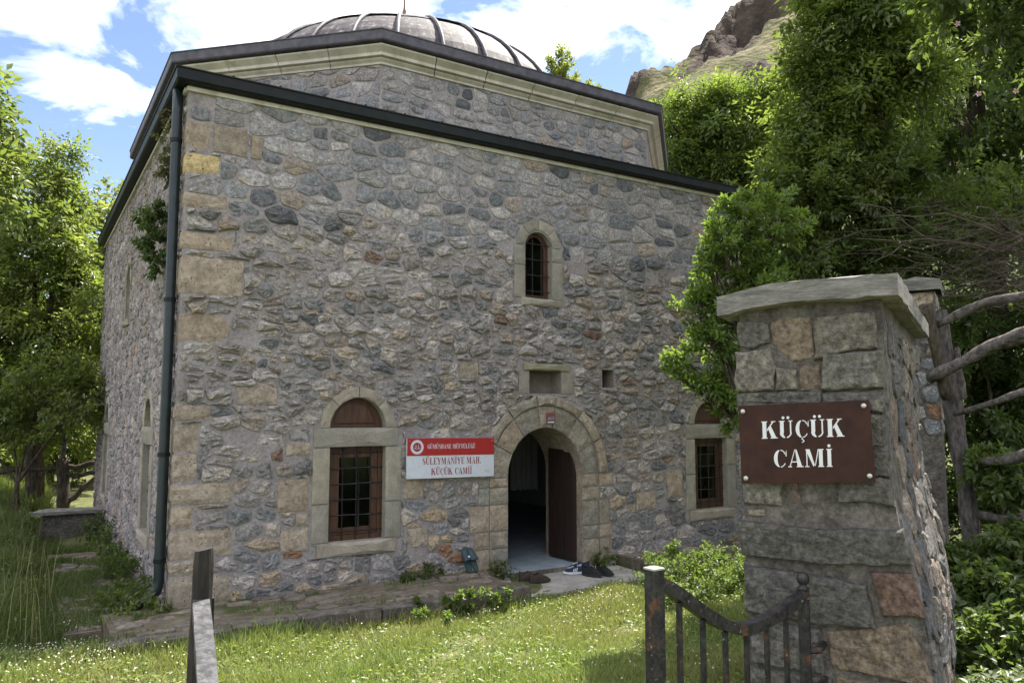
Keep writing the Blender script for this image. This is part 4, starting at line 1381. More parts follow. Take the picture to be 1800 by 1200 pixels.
# ------------------------------------------------------------------ signs
def build_mosque_sign():
    s = empty('mosque_sign', (2.92, -.05, 1.17), 'red and white wall sign reading Süleymaniye Mah. Küçük Camii beside the doorway', 'sign')
    a0, a1, z0, z1 = 2.365, 3.475, 1.175, 1.62
    zs = z0 + (z1 - z0) * .565
    tilt = lambda a: (a - a0) * -.012
    mp = lambda a, z, d: (a, -d - .025, z + tilt(a))
    m = MB(); m.box(a0, a1, z0, z1, .035, .06, mp); m.build('board', M_PANEL, s)
    m = MB(); m.box(a0, a1, zs, z1, .0615, .063, mp); m.build('red_band', M_RED, s)
    def disc(name, cx, cz, r, d, mat, n=28, r2=0):
        V = [mp(cx + r * math.cos(t), cz + r * math.sin(t), d) for t in np.linspace(0, 2 * math.pi, n + 1)[:-1]]
        obj(name, V, [tuple(range(n))], mat, s)
    cx, cz = a0 + .118, (zs + z1) / 2 - .002
    disc('emblem_ring', cx, cz, .079, .0645, M_PANEL); disc('emblem_core', cx, cz, .05, .0655, M_DRED)
    m = MB()
    for sg in (-1, 1):
        pts = [(sg * .006, -.024), (sg * .034, -.012), (sg * .034, -.004), (sg * .006, -.014)]
        m.add([mp(cx + a, cz + z, .0665) for a, z in pts], [(0, 1, 2, 3)])
        pts = [(sg * .008, -.004), (sg * .02, .002), (sg * .017, .028), (sg * .012, .02)]
        m.add([mp(cx + a, cz + z, .0668) for a, z in pts], [(0, 1, 2, 3)])
    m.build('emblem_figure', M_PANEL, s)
    g = Glyphs().text('GÜMÜŞHANE MÜFTÜLÜĞÜ', .05, .74); g.build(s, 'letter', M_PANEL, lambda x, y, d: mp(a0 + .245 + x, cz - .02 + y, .0645 + d))
    g = Glyphs().text('SÜLEYMANİYE MAH.', .075, .77); g.build(s, 'letter', M_DRED, lambda x, y, d: mp(a0 + .56 + x, z0 + .152 + y, .0615 + d), centre=True)
    g = Glyphs().text('KÜÇÜK CAMİİ', .075, .77); g.build(s, 'letter', M_DRED, lambda x, y, d: mp(a0 + .555 + x, z0 + .036 + y, .0615 + d), centre=True)
    g = Glyphs().text('1920', .034, .8); g.build(s, 'digit', M_GREYP, lambda x, y, d: mp(a1 - .135 + x, z0 + .045 + y, .0615 + d))
    for a in (a0 + .03, a1 - .03):
        for z in (z0 + .03, z1 - .03):
            V, F = lathe([(.006, 0), (.006, .003), (.003, .004)], 8, (0, 0, 0))
            obj('screw', [mp(a + v[0], z + v[1], .064 + v[2]) for v in V], F, M_STEEL, s)


build_mosque_sign()

# ------------------------------------------------------------------ gate pier, sign, second pillar
def pmap(u, w, z):
    """pier frame: u leftwards along the front face, w depth away from the viewer"""
    return tuple(PIER_O + PU * u + PW * w + np.array([0, 0, z]))


def batter(z): return .125 * float(sstep(1.75, .85, z))


PZ0, PZ1, PLEN, PWID = -.25, 2.392, 2.0, .585


def build_pier():
    rnd = random.Random(14)
    pier = empty('gate_pier', pmap(.3, 1.0, 0), 'rough stone gate pier with a concrete cap carrying the rust brown sign', 'pillar')
    def corner(u0, w, z):   # right face leans outwards towards the foot
        return pmap(-batter(z) + .0 if u0 == 0 else PWID, w, z)
    zs = np.linspace(PZ0, PZ1, 16)
    V = []; F = []
    for z in zs:
        V += [corner(0, .0, z), corner(1, .0, z), corner(1, PLEN, z), corner(0, PLEN, z)]
    for i in range(15):
        for j in range(4): F.append((i * 4 + j, i * 4 + (j + 1) % 4, i * 4 + 4 + (j + 1) % 4, i * 4 + 4 + j))
    F.append((60, 61, 62, 63))
    obj('core', V, F, M_PMORT, pier)
    fr = lambda u, z, d: pmap(u - batter(z) * max(0, 1 - u / .5), -d, z)
    sd = lambda w, z, d: pmap(-batter(z) - d, w, z)
    lf = lambda w, z, d: pmap(PWID + d, w, z)
    DK = (.14, .143, .14); MD = (.2, .195, .18); PL = (.30, .275, .24); WM = (.23, .195, .16); RD = (.19, .14, .12)
    S = [([(.595, 2.31), (.46, 2.30), (.45, 2.21), (.53, 2.19), (.585, 2.2)], DK, .03), ([(.445, 2.30), (.28, 2.31), (.27, 2.14), (.36, 2.12), (.43, 2.2)], WM, .012),
         ([(.26, 2.31), (.025, 2.315), (.02, 2.165), (.09, 2.165), (.26, 2.13)], MD, .04),
         ([(.60, 2.17), (.45, 2.185), (.43, 2.09), (.44, 2.0), (.60, 1.995)], (.22, .215, .20), .035), ([(.43, 2.10), (.345, 2.09), (.34, 2.0), (.43, 1.995)], MD, .03),
         ([(.225, 2.14), (.0, 2.155), (.0, 2.0), (.24, 2.0)], (.175, .178, .17), .045), ([(.33, 2.1), (.25, 2.1), (.245, 2.0), (.33, 2.0)], WM, .008),
         ([(.59, 1.985), (.25, 1.99), (.25, 1.92), (.59, 1.91)], DK, .03), ([(.235, 1.985), (.0, 1.99), (.01, 1.9), (.235, 1.91)], DK, .035),
         ([(.59, 1.9), (.3, 1.905), (.3, 1.76), (.59, 1.76)], MD, .02), ([(.29, 1.9), (.01, 1.89), (.01, 1.76), (.29, 1.75)], DK, .02), ([(.59, 1.75), (.2, 1.74), (.2, 1.62), (.59, 1.62)], MD, .02), ([(.19, 1.74), (0, 1.74), (0, 1.64), (.19, 1.64)], DK, .03),
         ([(.585, 1.605), (.42, 1.61), (.43, 1.505), (.575, 1.505)], (.24, .235, .215), .03), ([(.41, 1.6), (.36, 1.6), (.34, 1.51), (.39, 1.51)], (.2, .17, .16), .012), ([(.2, 1.63), (-.0, 1.63), (-.0, 1.525), (.2, 1.53)], DK, .035),
         ([(.565, 1.475), (.5, 1.48), (.5, 1.45), (.56, 1.45)], PL, .01),
         ([(.60, 1.425), (.3, 1.41), (.0, 1.43), (-.01, 1.30), (.2, 1.275), (.58, 1.27)], (.128, .132, .13), .05),
         ([(.575, 1.23), (.42, 1.225), (.16, 1.20), (.155, 1.03), (.35, 1.02), (.585, 1.04)], (.118, .122, .122), .045), ([(.13, 1.255), (.0, 1.26), (.0, 1.10), (.12, 1.085)], RD, .04),
         ([(.57, 1.0), (.33, 1.0), (.32, .82), (.56, .82)], (.17, .172, .175), .03), ([(.3, .99), (.05, 1.06), (.0, .84), (.28, .85)], WM, .022),
         ([(.57, .8), (.3, .8), (.3, .6), (.57, .6)], DK, .03), ([(.28, .82), (.0, .82), (0, .6), (.28, .6)], (.24, .2, .16), .03),
         ([(.57, .58), (.22, .58), (.2, .38), (.57, .38)], MD, .03), ([(.2, .57), (0, .57), (0, .35), (.19, .37)], DK, .03), ([(.57, .36), (.26, .36), (.26, .1), (.57, .1)], DK, .03), ([(.24, .35), (0, .33), (0, .1), (.24, .1)], MD, .03)]
    for poly, c, h in S:
        poly = ccw([(a, b) for a, b in poly])
        cx_ = sum(a for a, b in poly) / len(poly); cz_ = sum(b for a, b in poly) / len(poly)
        poly = [(cx_ + (a - cx_) * 1.05, cz_ + (b - cz_) * 1.04) for a, b in poly]
        V, F = rough_stone(poly, h * .8, rnd)
        W = mapped(V, fr)
        obj('stone', W, F, M_PSTONE, pier, cols=np.tile(np.array(c) * rnd.uniform(.62, .78) * np.array([1.07, 1.0, .93]), (len(W), 1)))
    PP = [((.16, .16, .155), 4), ((.2, .185, .165), 4), ((.25, .22, .18), 3), ((.12, .125, .13), 2), ((.22, .175, .14), 2)]
    st = []
    rubble(sd, .03, PLEN - .02, -.1, 2.3, lambda z: (.24, .2), [], 71, gap=.007, hfun=lambda x, z, r: r.uniform(.004, .024), pal=lambda x, z: PP, dest=st, jitter=.014)
    rubble(lf, .03, PLEN - .02, -.1, 2.3, lambda z: (.26, .16), [], 72, gap=.008, hfun=lambda x, z, r: r.uniform(.01, .03), pal=lambda x, z: PP, dest=st, jitter=.015)
    for a, V, F, c in st: obj('stone', V, F, M_PSTONE, pier, cols=np.tile(np.array(c) * .75, (len(V), 1)))
    # concrete cap slab with worn, uneven edges
    V = []; F = []
    us = np.linspace(-.075, .66, 14); ws = np.linspace(-.085, PLEN + .06, 26)
    g = {}
    for i, u in enumerate(us):
        for j, w in enumerate(ws):
            ed = min(i, len(us) - 1 - i, j, len(ws) - 1 - j)
            drop = -.045 * max(0, (u - .4) / .26) ** 1.2
            zt = 2.462 + drop + (.028 if ed > 1 else (.012 if ed == 1 else 0)) + rnd.uniform(-.0025, .0025)
            uu = u + (rnd.uniform(-.003, .003) if ed == 0 else 0); ww = w + (rnd.uniform(-.003, .003) if ed == 0 else 0)
            g[i, j] = len(V); V.append(pmap(uu, ww, zt))
    for i in range(len(us) - 1):
        for j in range(len(ws) - 1): F.append((g[i, j], g[i + 1, j], g[i + 1, j + 1], g[i, j + 1]))
    per = [g[i, 0] for i in range(len(us))] + [g[len(us) - 1, j] for j in range(1, len(ws))] + [g[i, len(ws) - 1] for i in range(len(us) - 2, -1, -1)] + [g[0, j] for j in range(len(ws) - 2, 0, -1)]
    n = len(per); b = len(V)
    th = [.088 + .006 * mnoise.noise((k * .5, 2.2, 0)) + rnd.uniform(-.004, .004) for k in range(n)]
    for k, q in enumerate(per): x, y, z = V[q]; V.append((x, y, z - th[k] * .55))
    for k, q in enumerate(per): x, y, z = V[q]; V.append((x, y, z - th[k]))
    cxy = np.array(pmap(.29, 1.0, 0))
    for k, q in enumerate(per):
        x, y, z = V[q]; V.append((x + (cxy[0] - x) * .05, y + (cxy[1] - y) * .05, z - th[k] - .003))
    for r in range(3):
        s0 = [per, list(range(b, b + n)), list(range(b + n, b + 2 * n))][r]; s1 = list(range(b + r * n, b + r * n + n))
        for k in range(n): F.append((s0[k], s1[k], s1[(k + 1) % n], s0[(k + 1) % n]))
    F.append(tuple(range(b + 2 * n, b + 3 * n)))
    obj('cap_slab', V, F, M_CAP, pier)

    # the rusted steel sign on the pier
    sg = empty('rusted_sign', pmap(.31, -.055, 1.6), 'rust brown steel sign with white stencil letters Küçük Cami on the gate pier', 'sign')
    c = [(.582, 1.930), (.052, 1.952), (.040, 1.622), (.577, 1.590)]      # front corners u,z: top left, top right, bottom right, bottom left
    V = [pmap(u, -.068, z) for u, z in c] + [pmap(u, -.058, z) for u, z in c]
    obj('plate', V, [(0, 1, 2, 3), (7, 6, 5, 4)] + [(i, (i + 1) % 4, 4 + (i + 1) % 4, 4 + i) for i in range(4)], M_RUST, sg)
    ux = lambda x, y, d, cx, cz: pmap(cx - x, -.0695 - d, cz + y + (x * .045))
    g = Glyphs(True).text('KÜÇÜK', .074, .98); g.build(sg, 'letter', M_WHITE, lambda x, y, d: ux(x, y, d, .318, 1.795), centre=True)
    g = Glyphs(True).text('CAMİ', .074, .98); g.build(sg, 'letter', M_WHITE, lambda x, y, d: ux(x, y, d, .318, 1.672), centre=True)
    for u, z in ((.563, 1.905), (.073, 1.928), (.061, 1.645), (.557, 1.615)):
        pts = [(.0105, -.069), (.0105, -.073), (.007, -.0765), (.001, -.078)]
        V = []; F = []
        for r, w in pts:
            for k in range(10): t = 2 * math.pi * k / 10; V.append(pmap(u + r * math.cos(t), w, z + r * math.sin(t)))
        for i in range(3):
            for k in range(10): F.append((i * 10 + k, i * 10 + (k + 1) % 10, i * 10 + 10 + (k + 1) % 10, i * 10 + 10 + k))
        F.append(tuple(range(30, 40)))
        obj('bolt', V, F, M_STEEL, sg)

    # second pillar further up the slope
    B = at(1596, 560, 7.6); B[2] = 0
    zt = 3.03
    p2 = empty('far_pillar', B, 'smaller stone pillar with a flat concrete cap behind the gate pier', 'pillar')
    f2 = lambda u, w, z: tuple(B + PU * u + PW * w + np.array([0, 0, z]))
    hw = .25
    m = MB(); m.box(-hw, hw, -hw, hw, 0, zt - .01, f2); m.build('core', M_PMORT, p2)
    for mp in (lambda a, z, d: f2(a, -hw - d, z), lambda a, z, d: f2(-hw - d, a, z)):
        st = []
        rubble(mp, -hw + .01, hw - .01, 1.7, zt - .02, lambda z: (.2, .15), [], 77, hfun=lambda x, z, r: r.uniform(.006, .02), pal=lambda x, z: PAL_LOW, dest=st)
        for a, V, F, c in st: obj('stone', V, F, M_PSTONE, p2, cols=np.tile(np.array(c), (len(V), 1)))
    V, F = [], []
    m = MB()
    poly = [(-.30, -.33), (.33, -.33), (.33, .33), (-.30, .33)]
    V, F = pillow(poly, .11, rnd, base=0, rough=.015, rounds=0, step=.12, edge=.85, inset=.95)
    obj('cap_slab', [f2(a, b, zt + d) for a, b, d in V], F, M_CAP, p2)


build_pier()

# ------------------------------------------------------------------ iron gate leaves
def build_gate(P0, P1, ztop, label, foot, drop=.045, w=.0245):
    """P0 free post, P1 hinge post; swept top rail, uprights, ball finial on the hinge post"""
    P0 = np.array(P0); P1 = np.array(P1)
    d = P1 - P0; d[2] = 0; ln = np.linalg.norm(d); d /= ln
    n = np.array([-d[1], d[0], 0])
    g = empty('gate_leaf', (P0[0], P0[1], foot), label, 'gate', 'iron gate leaves standing open')
    f = lambda a, b, z: tuple(np.array([P0[0], P0[1], 0]) + d * a + n * b + np.array([0, 0, z]))
    m = MB()
    m.box(-w, w, -w, w, foot + .05, ztop, f)
    if drop > .1:
        rr = random.Random(2); V = []; F = []; nk = 12; zs = np.linspace(foot + .02, ztop, 22)
        for i, z in enumerate(zs):
            for k in range(nk):
                t = 2 * math.pi * k / nk
                e = 1 / max(abs(math.cos(t)), abs(math.sin(t))) ** .55
                r = .037 * e * (1 + .10 * mnoise.noise((z * 7, k * .9, 2.2))) * (1 if i < 20 else (.97 if i == 20 else .86))
                V.append(f(r * math.cos(t) + .012 * math.sin(z * 4), r * math.sin(t) + .006 * math.sin(z * 6), z + (.006 * math.sin(t) if i == 21 else 0)))
        for i in range(21):
            for k in range(nk): F.append((i * nk + k, i * nk + (k + 1) % nk, i * nk + nk + (k + 1) % nk, i * nk + nk + k))
        F.append(tuple(21 * nk + k for k in range(nk)))
        obj('post', V, F, M_CHAR, g)
        m = MB(); m.box(-.06, -.035, .02, .05, foot + .3, ztop - .19, f); m.build('latch_bar', M_CHAR, g)
    else: m.build('post', M_GATE, g)
    if drop < .1: m = MB(); m.box(-w - .002, w + .002, -w - .002, w + .002, ztop, ztop + .006, f); m.build('post_cap', M_STEEL, g)
    top = lambda t: ztop - drop - (.235 if drop < .1 else .12) * math.sin(min(1, t / .62) * math.pi / 2) ** 1.25 + .085 * max(0, (t - .5) / .5) ** 1.6
    V = []; F = []
    K = 18
    hw, hh = (.024, .021) if drop < .1 else (.03, .022)
    for i in range(K + 1):
        t = i / K
        z = top(t); dz = (top(min(1, t + .02)) - top(max(0, t - .02))) / (.04 * ln)
        nn = np.array([-dz, 1]) / math.hypot(dz, 1)
        for b, s in ((-hw, -1), (hw, -1), (hw, 1), (-hw, 1)):
            jj = random.uniform(-.0015, .0015)
            V.append(f(w * .6 + (ln - w * .6) * t + nn[0] * hh * s, b + jj, z + nn[1] * hh * s + jj))
    for i in range(K):
        for j in range(4): F.append((i * 4 + j, i * 4 + (j + 1) % 4, i * 4 + 4 + (j + 1) % 4, i * 4 + 4 + j))
    F += [(3, 2, 1, 0), (K * 4, K * 4 + 1, K * 4 + 2, K * 4 + 3)]
    obj('top_rail', V, F, M_GATE if drop < .1 else M_WORN, g)
    k = 6
    for i in range(1, k + 1):
        t = i / (k + 1)
        m = MB(); m.box(ln * t - .008, ln * t + .008, -.008, .008, foot + .1, top(t) - .02, f); m.build('upright', M_GATE, g)
    m = MB(); m.box(.03, ln, -.012, .012, foot + .12, foot + .16, f); m.build('bottom_rail', M_GATE, g)
    zt = top(1) + .02
    V, F = tube([f(ln, 0, foot), f(ln, 0, zt)], .023, 10); hp = obj('hinge_post', V, F, M_GATE, g)
    V, F = lathe([(.024, 0), (.027, .008), (.018, .014), (.014, .022), (.022, .03), (.0265, .044), (.024, .06), (.014, .07), (.003, .073)], 12, f(ln, 0, zt))
    obj('ball_finial', V, F, M_GATE, hp, smooth=True)
    return f, ln, g


fg, lg, gr = build_gate(at(1150, 1000, 2.75), at(1413, 1065, 3.2), 1.354, 'rusty dark iron gate leaf with a swept top rail before the gate pier', .22)
for z in (.94, .80):
    V, F = tube([fg(lg, 0, z), fg(lg + .05, -.03, z), tuple(np.array(pmap(.27, .0, z)))], .014, 8)
    obj('hinge', V, F, M_GATE, gr)
A = at(356, 965, 2.95); Bp = at(402, 1300, 1.62)
build_gate(A, Bp, A[2], 'iron gate leaf seen edge on with a pale worn top rail at the left', .22, drop=.20, w=.036)

# ------------------------------------------------------------------ branch fences
def crooked(p, q, r0, r1, rnd, n=12, wob=.05, sag=0):
    p, q = np.array(p), np.array(q)
    P = []
    for i in range(n + 1):
        t = i / n
        v = p + (q - p) * t + np.array([mnoise.noise((t * 2.3, rnd.random() * 0 + p[0], 1.1)), mnoise.noise((t * 2.1, p[1], 5.1)), mnoise.noise((t * 2.6, p[2], 9.1))]) * wob * math.sin(math.pi * min(1, t * 1.2 + .1))
        v[2] -= sag * math.sin(math.pi * t)
        P.append(v)
    R = [(r0 + (r1 - r0) * i / n) * rnd.choice((rnd.uniform(.85, 1.0), rnd.uniform(.9, 1.08), rnd.uniform(1.0, 1.25))) for i in range(n + 1)]
    V, F = tube(P, R, 9)
    V = [tuple(np.array(v) + .004 * np.array([rnd.uniform(-1, 1), rnd.uniform(-1, 1), rnd.uniform(-1, 1)])) for v in V]
    return V, F


def build_fences():
    rnd = random.Random(17)
    d = 6.9
    foot = at(1722, 1050, d)
    fe = empty('branch_fence', foot, 'crooked weathered branch rails on a leaning post right of the gate pier', 'fence')
    V, F = crooked(at(1652, 545, d), foot, .06, .085, rnd, 14, .06); obj('post', V, F, M_POSTBARK, fe, smooth=True)
    V, F = crooked(at(1628, 535, d - .2), at(1665, 700, d - .1), .05, .055, rnd, 8, .04); obj('stake', V, F, M_BARK, fe, smooth=True)
    V, F = crooked(at(1682, 610, d - .1), at(1690, 700, d - .05), .022, .04, rnd, 6, .02); obj('stub', V, F, M_GREYWOOD, fe, smooth=True)
    for (x0, y0), (x1, y1), r0, r1, d1 in (((1645, 570), (2060, 440), .034, .042, 5.3), ((1637, 662), (2060, 470), .045, .048, 5.2), ((1680, 728), (2060, 600), .024, .042, 5.3), ((1712, 818), (2060, 720), .04, .05, 5.3), ((1725, 905), (2060, 890), .04, .045, 5.3)):
        d1 -= .1
        V, F = crooked(at(x0, y0, d - .13), at(x1, y1, d1), r0, r1, rnd, 16, .09); r = obj('rail', V, F, M_GREYWOOD, fe, smooth=True)
        if (x0, y0) == (1637, 662):
            V, F = crooked(at(1755, 608, 6.35), at(1900, 575, 5.9), .035, .035, rnd, 8, .03); obj('fork', V, F, M_GREYWOOD, r, smooth=True)
    V, F = crooked(at(2040, 400, 5.2), at(2050, 1130, 5.25), .07, .085, rnd, 12, .05); obj('post', V, F, M_POSTBARK, fe, smooth=True)
    # field fence beyond the left lawn
    d = 15.0
    foot = at(112, 895, d)
    fl = empty('field_fence', foot, 'dark field fence of poles and a thick post in the left meadow', 'fence')
    V, F = crooked(at(112, 900, d), at(111, 805, d), .13, .10, rnd, 8, .03); obj('post', V, F, M_BARK, fl, smooth=True)
    V, F = crooked(at(110, 812, d), at(115, 748, d), .05, .035, rnd, 8, .06); obj('pole', V, F, M_GREYWOOD, fl, smooth=True)
    for a, b in (((-60, 832), (108, 822)), ((118, 818), (200, 812)), ((118, 831), (200, 834)), ((120, 880), (170, 838))):
        V, F = crooked(at(*a, d), at(*b, d + .2), .05, .045, rnd, 10, .08); obj('rail', V, F, M_BARK, fl, smooth=True)
    # stone bench slab at the far left corner of the building
    B = at(118, 890, 12.6)
    dr = np.array([1.0, 0, 0])
    sl = empty('stone_bench', (B[0], B[1], float(ground_z(B[0], B[1]))), 'pale stone slab bench beside the far corner of the left wall', 'bench')
    V, F = pillow([(-.5, -.2), (.5, -.2), (.5, .2), (-.36, .2)], .06, rnd, base=0, rough=.02, rounds=0, step=.14, edge=.85, inset=.95)
    obj('seat_slab', [(B[0] + a, B[1] + b, B[2] - .1 + dd) for a, b, dd in V], F, M_CAP, sl)
    m = MB(); m.box(B[0] - .35, B[0] + .5, B[1] - .1, B[1] + .2, float(ground_z(B[0], B[1])) - .1, B[2] - .105); m.build('base', M_PMORT, sl)


build_fences()

# ------------------------------------------------------------------ shoes
M_BROWN = noise_mat('brown_leather', (.02, .011, .008), (.045, .026, .018), scale=20, rough=.6)
M_BLACK = noise_mat('black_fabric', (.006, .006, .007), (.014, .014, .015), scale=40, rough=.8)
M_NAVY = noise_mat('navy_fabric', (.008, .014, .035), (.016, .028, .065), scale=40, rough=.8)
M_SOLEW = flat_mat('white_rubber', (.6, .62, .66), .6)
M_SOLEB = flat_mat('black_rubber', (.02, .02, .02), .7)
M_TEAL = noise_mat('teal_rubber', (.014, .034, .042), (.03, .06, .07), scale=15, rough=.6)
M_INNER = flat_mat('shoe_lining', (.02, .02, .022), .9)


def shoe_outline(L, W, n=22):
    P = []
    for i in range(n):
        t = 2 * math.pi * i / n
        x = math.cos(t)
        k = .80 + .2 * (x * .5 + .5) - .12 * math.exp(-((x + .1) / .35) ** 2)
        P.append((L / 2 * x, W / 2 * math.copysign(abs(math.sin(t)) ** .8, math.sin(t)) * k))
    return P


def shoe(name, label, cat, group, pos, heading, up_mat, sole_mat, L=.285, kind='shoe', stripes=False, slope=None):
    c, s = math.cos(heading), math.sin(heading)
    root = empty(name, pos, label, cat, group)
    def tr(x, y, z):
        X = np.array([x, y, z])
        if slope is not None:
            X = np.array([X[0], X[1], X[2]]); X = np.array([X[0] * math.cos(slope) - X[2] * math.sin(slope), X[1], X[0] * math.sin(slope) + X[2] * math.cos(slope)])
        return (pos[0] + X[0] * c - X[1] * s, pos[1] + X[0] * s + X[1] * c, pos[2] + X[2])
    W = L * .37
    O = shoe_outline(L, W); n = len(O)
    V = []; F = []
    th = .03 if sole_mat is M_SOLEW else .022
    for k, (sc, z) in enumerate(((.94, 0), (1.0, .008), (1.0, th))):
        for x, y in O:
            z2 = z + (.012 * max(0, x / (L / 2) - .55) / .45 if kind != 'slipper' else 0)
            V.append(tr(x * sc, y * sc, z2))
    for r in range(2):
        for i in range(n): F.append((r * n + i, r * n + (i + 1) % n, (r + 1) * n + (i + 1) % n, (r + 1) * n + i))
    F += [tuple(range(n - 1, -1, -1)), tuple(range(2 * n, 3 * n))]
    obj('sole', V, F, sole_mat, root, smooth=False)
    if kind == 'slipper':
        V = []; F = []
        K = 9
        for i, x in enumerate(np.linspace(-.01, L * .40, 6)):
            wd = W / 2 * (1.0 if i < 4 else .85) * (1 - .02 * i)
            for k in range(K):
                t = math.pi * k / (K - 1)
                V.append(tr(x, wd * math.cos(t), th + (.055 - .006 * i) * math.sin(t) ** .7))
        for i in range(5):
            for k in range(K - 1): F.append((i * K + k, i * K + k + 1, (i + 1) * K + k + 1, (i + 1) * K + k))
        obj('strap', V, F, up_mat, root, smooth=True)
        if 'badge' in label: m = MB(); m.box(.015, .032, -.004, .022, th + .052, th + .057, tr); m.build('badge', M_WHITE, root)
        return root
    # upper: rings from the sole up to the foot opening
    V = []; F = []
    def topz(x):
        q = (x + L / 2) / L          # 0 heel .. 1 toe
        k = 1.0 if kind == 'trainer' else 1.2
        if q < .42: return (.09 - .022 * math.sin(q / .42 * math.pi) + .006 * (q < .1)) * k
        return (.09 - .05 * ((q - .42) / .58) ** .8) * k
    levels = (0, .35, .7, .92, 1.0)
    for lv in levels:
        for x, y in O:
            q = (x + L / 2) / L
            z = th - .004 + (topz(x) - th * .5) * lv
            shr = 1 - .42 * lv ** 2.2 * (1.0 if q < .5 else 1.3)
            xx = x * (.97 - .05 * lv - (.30 * lv ** 2 * max(0, q - .5)))
            V.append(tr(xx, y * .97 * shr, z))
    for r in range(len(levels) - 1):
        for i in range(n): F.append((r * n + i, r * n + (i + 1) % n, (r + 1) * n + (i + 1) % n, (r + 1) * n + i))
    obj('upper', V, F, up_mat, root, smooth=True)
    # vamp closes the toe half, the heel half stays open on a sunken lining
    b = [tr(x * (.97 - .05 - (.30 * max(0, (x + L / 2) / L - .5))), y * .97 * (1 - .42 * (1.0 if (x + L / 2) / L < .5 else 1.3)), th - .004 + topz(x) - th * .5) for x, y in O]
    toe = [v for v, (x, y) in zip(b, O) if x > -.02 * L]
    idx = [i for i, (x, y) in enumerate(O) if x > -.02 * L]
    idx = sorted(idx, key=lambda i: math.atan2(O[i][1], O[i][0]))
    obj('vamp', [b[i] for i in idx], [tuple(range(len(idx)))], up_mat, root)
    obj('insole', [tr(x * .86, y * .6, th + .012) for x, y in O], [tuple(range(n))], M_INNER, root)
    if kind == 'trainer':
        for k in range(3):
            for sg in (-1, 1):
                P = []
                for q in (0, 1):
                    for lv in (.08, .4, .72):
                        x = -.01 + k * .022 + q * .011 - lv * .025
                        i = min(range(n), key=lambda i: abs(O[i][0] - x) + (0 if O[i][1] * sg > 0 else 9))
                        y = O[i][1]
                        shr = 1 - .42 * lv ** 2.2
                        P.append(tr(x, (y * .97 * shr) + sg * .0025, th - .004 + (topz(x) - th * .5) * lv))
                obj('stripe', P, [(0, 1, 4, 3), (1, 2, 5, 4)], M_WHITE, root)
    m = MB()
    for k in range(4):
        x = .015 + k * .018
        m.box(x, x + .007, -.022, .022, topz(x) + th * .5 - .003, topz(x) + th * .5 + .003, tr)
    if kind == 'trainer': m.build('lace', M_SOLEW if stripes else up_mat, root)
    return root


def on_z(px, py, z):
    r = FW + RT * (px - 900) / F_PX + UPV * (600 - py) / F_PX
    t = (z - CAM[2]) / r[2]
    return CAM + t * r


pz = -.03
shoe('brown_loafer', 'dark brown loafer nearer the doorway of the brown pair on the slab', 'shoe', 'brown loafers', on_z(931, 1020, pz), math.radians(-18), M_BROWN, M_SOLEB, .27)
shoe('brown_loafer', 'dark brown loafer nearer the lawn of the brown pair on the slab', 'shoe', 'brown loafers', on_z(949, 1023, pz), math.radians(-10), M_BROWN, M_SOLEB, .27)
shoe('navy_trainer', 'navy trainer with white stripes nearer the viewer on the slab', 'shoe', 'navy trainers', on_z(1010, 1008, pz), math.radians(165), M_NAVY, M_SOLEW, .30, kind='trainer', stripes=True)
shoe('navy_trainer', 'navy trainer half hidden behind its fellow by the door sill', 'shoe', 'navy trainers', on_z(1017, 1001, pz), math.radians(160), M_NAVY, M_SOLEW, .30, kind='trainer', stripes=True)
shoe('black_shoe', 'black shoe beside the navy trainers on the slab', 'shoe', 'black shoes', on_z(1041, 1012, pz), math.radians(-65), M_BLACK, M_SOLEB, .28)
shoe('black_shoe', 'rightmost black shoe on the slab before the doorway', 'shoe', 'black shoes', on_z(1063, 1010, pz), math.radians(-80), M_BLACK, M_SOLEB, .28)
for px, py, lab in ((823, 1008, 'teal rubber slipper with a white badge leaning on the wall left of the door'), (843, 1010, 'plain teal rubber slipper leaning on the wall nearest the door')):
    p = on_z(px, py, .1); p[1] = -.16
    p = on_z(px, py, .1); p = np.array([p[0], -.19, .10])
    q = shoe('slipper', lab, 'slipper', 'teal slippers', p + np.array([0, .06, .135]), math.radians(90 + (14 if px < 835 else 20)), M_TEAL, M_TEAL, .29, kind='slipper', slope=math.radians(64))

# ------------------------------------------------------------------ leaves, trees, shrubs
def unit(a): return a / (np.linalg.norm(a, axis=-1, keepdims=True) + 1e-9)


def leaf_mesh(P, Dr, Nr, ln, wd, fold=.25):
    """N leaves as folded rhombs: P base, Dr direction, Nr normal"""
    S = unit(np.cross(Dr, Nr)); Nr = np.cross(S, Dr)
    ln = np.asarray(ln)[:, None]; wd = np.asarray(wd)[:, None]
    mid = P + Dr * ln * .45
    tip = P + Dr * ln - Nr * ln * .12
    l = mid + S * wd * .5 + Nr * wd * fold
    r = mid - S * wd * .5 + Nr * wd * fold
    V = np.stack([P, r, tip, l], 1).reshape(-1, 3)
    n = len(P); b = np.arange(n)[:, None] * 4
    F = np.concatenate([b + np.array([[0, 1, 2]]), b + np.array([[0, 2, 3]])], 1).reshape(-1, 3)
    return V, F


def tints(n, pal, var=.18):
    pal = np.array(pal); w = RNG.dirichlet(np.ones(len(pal)) * .7, n)
    c = w @ pal
    return c * RNG.uniform(1 - var, 1 + var, (n, 1))


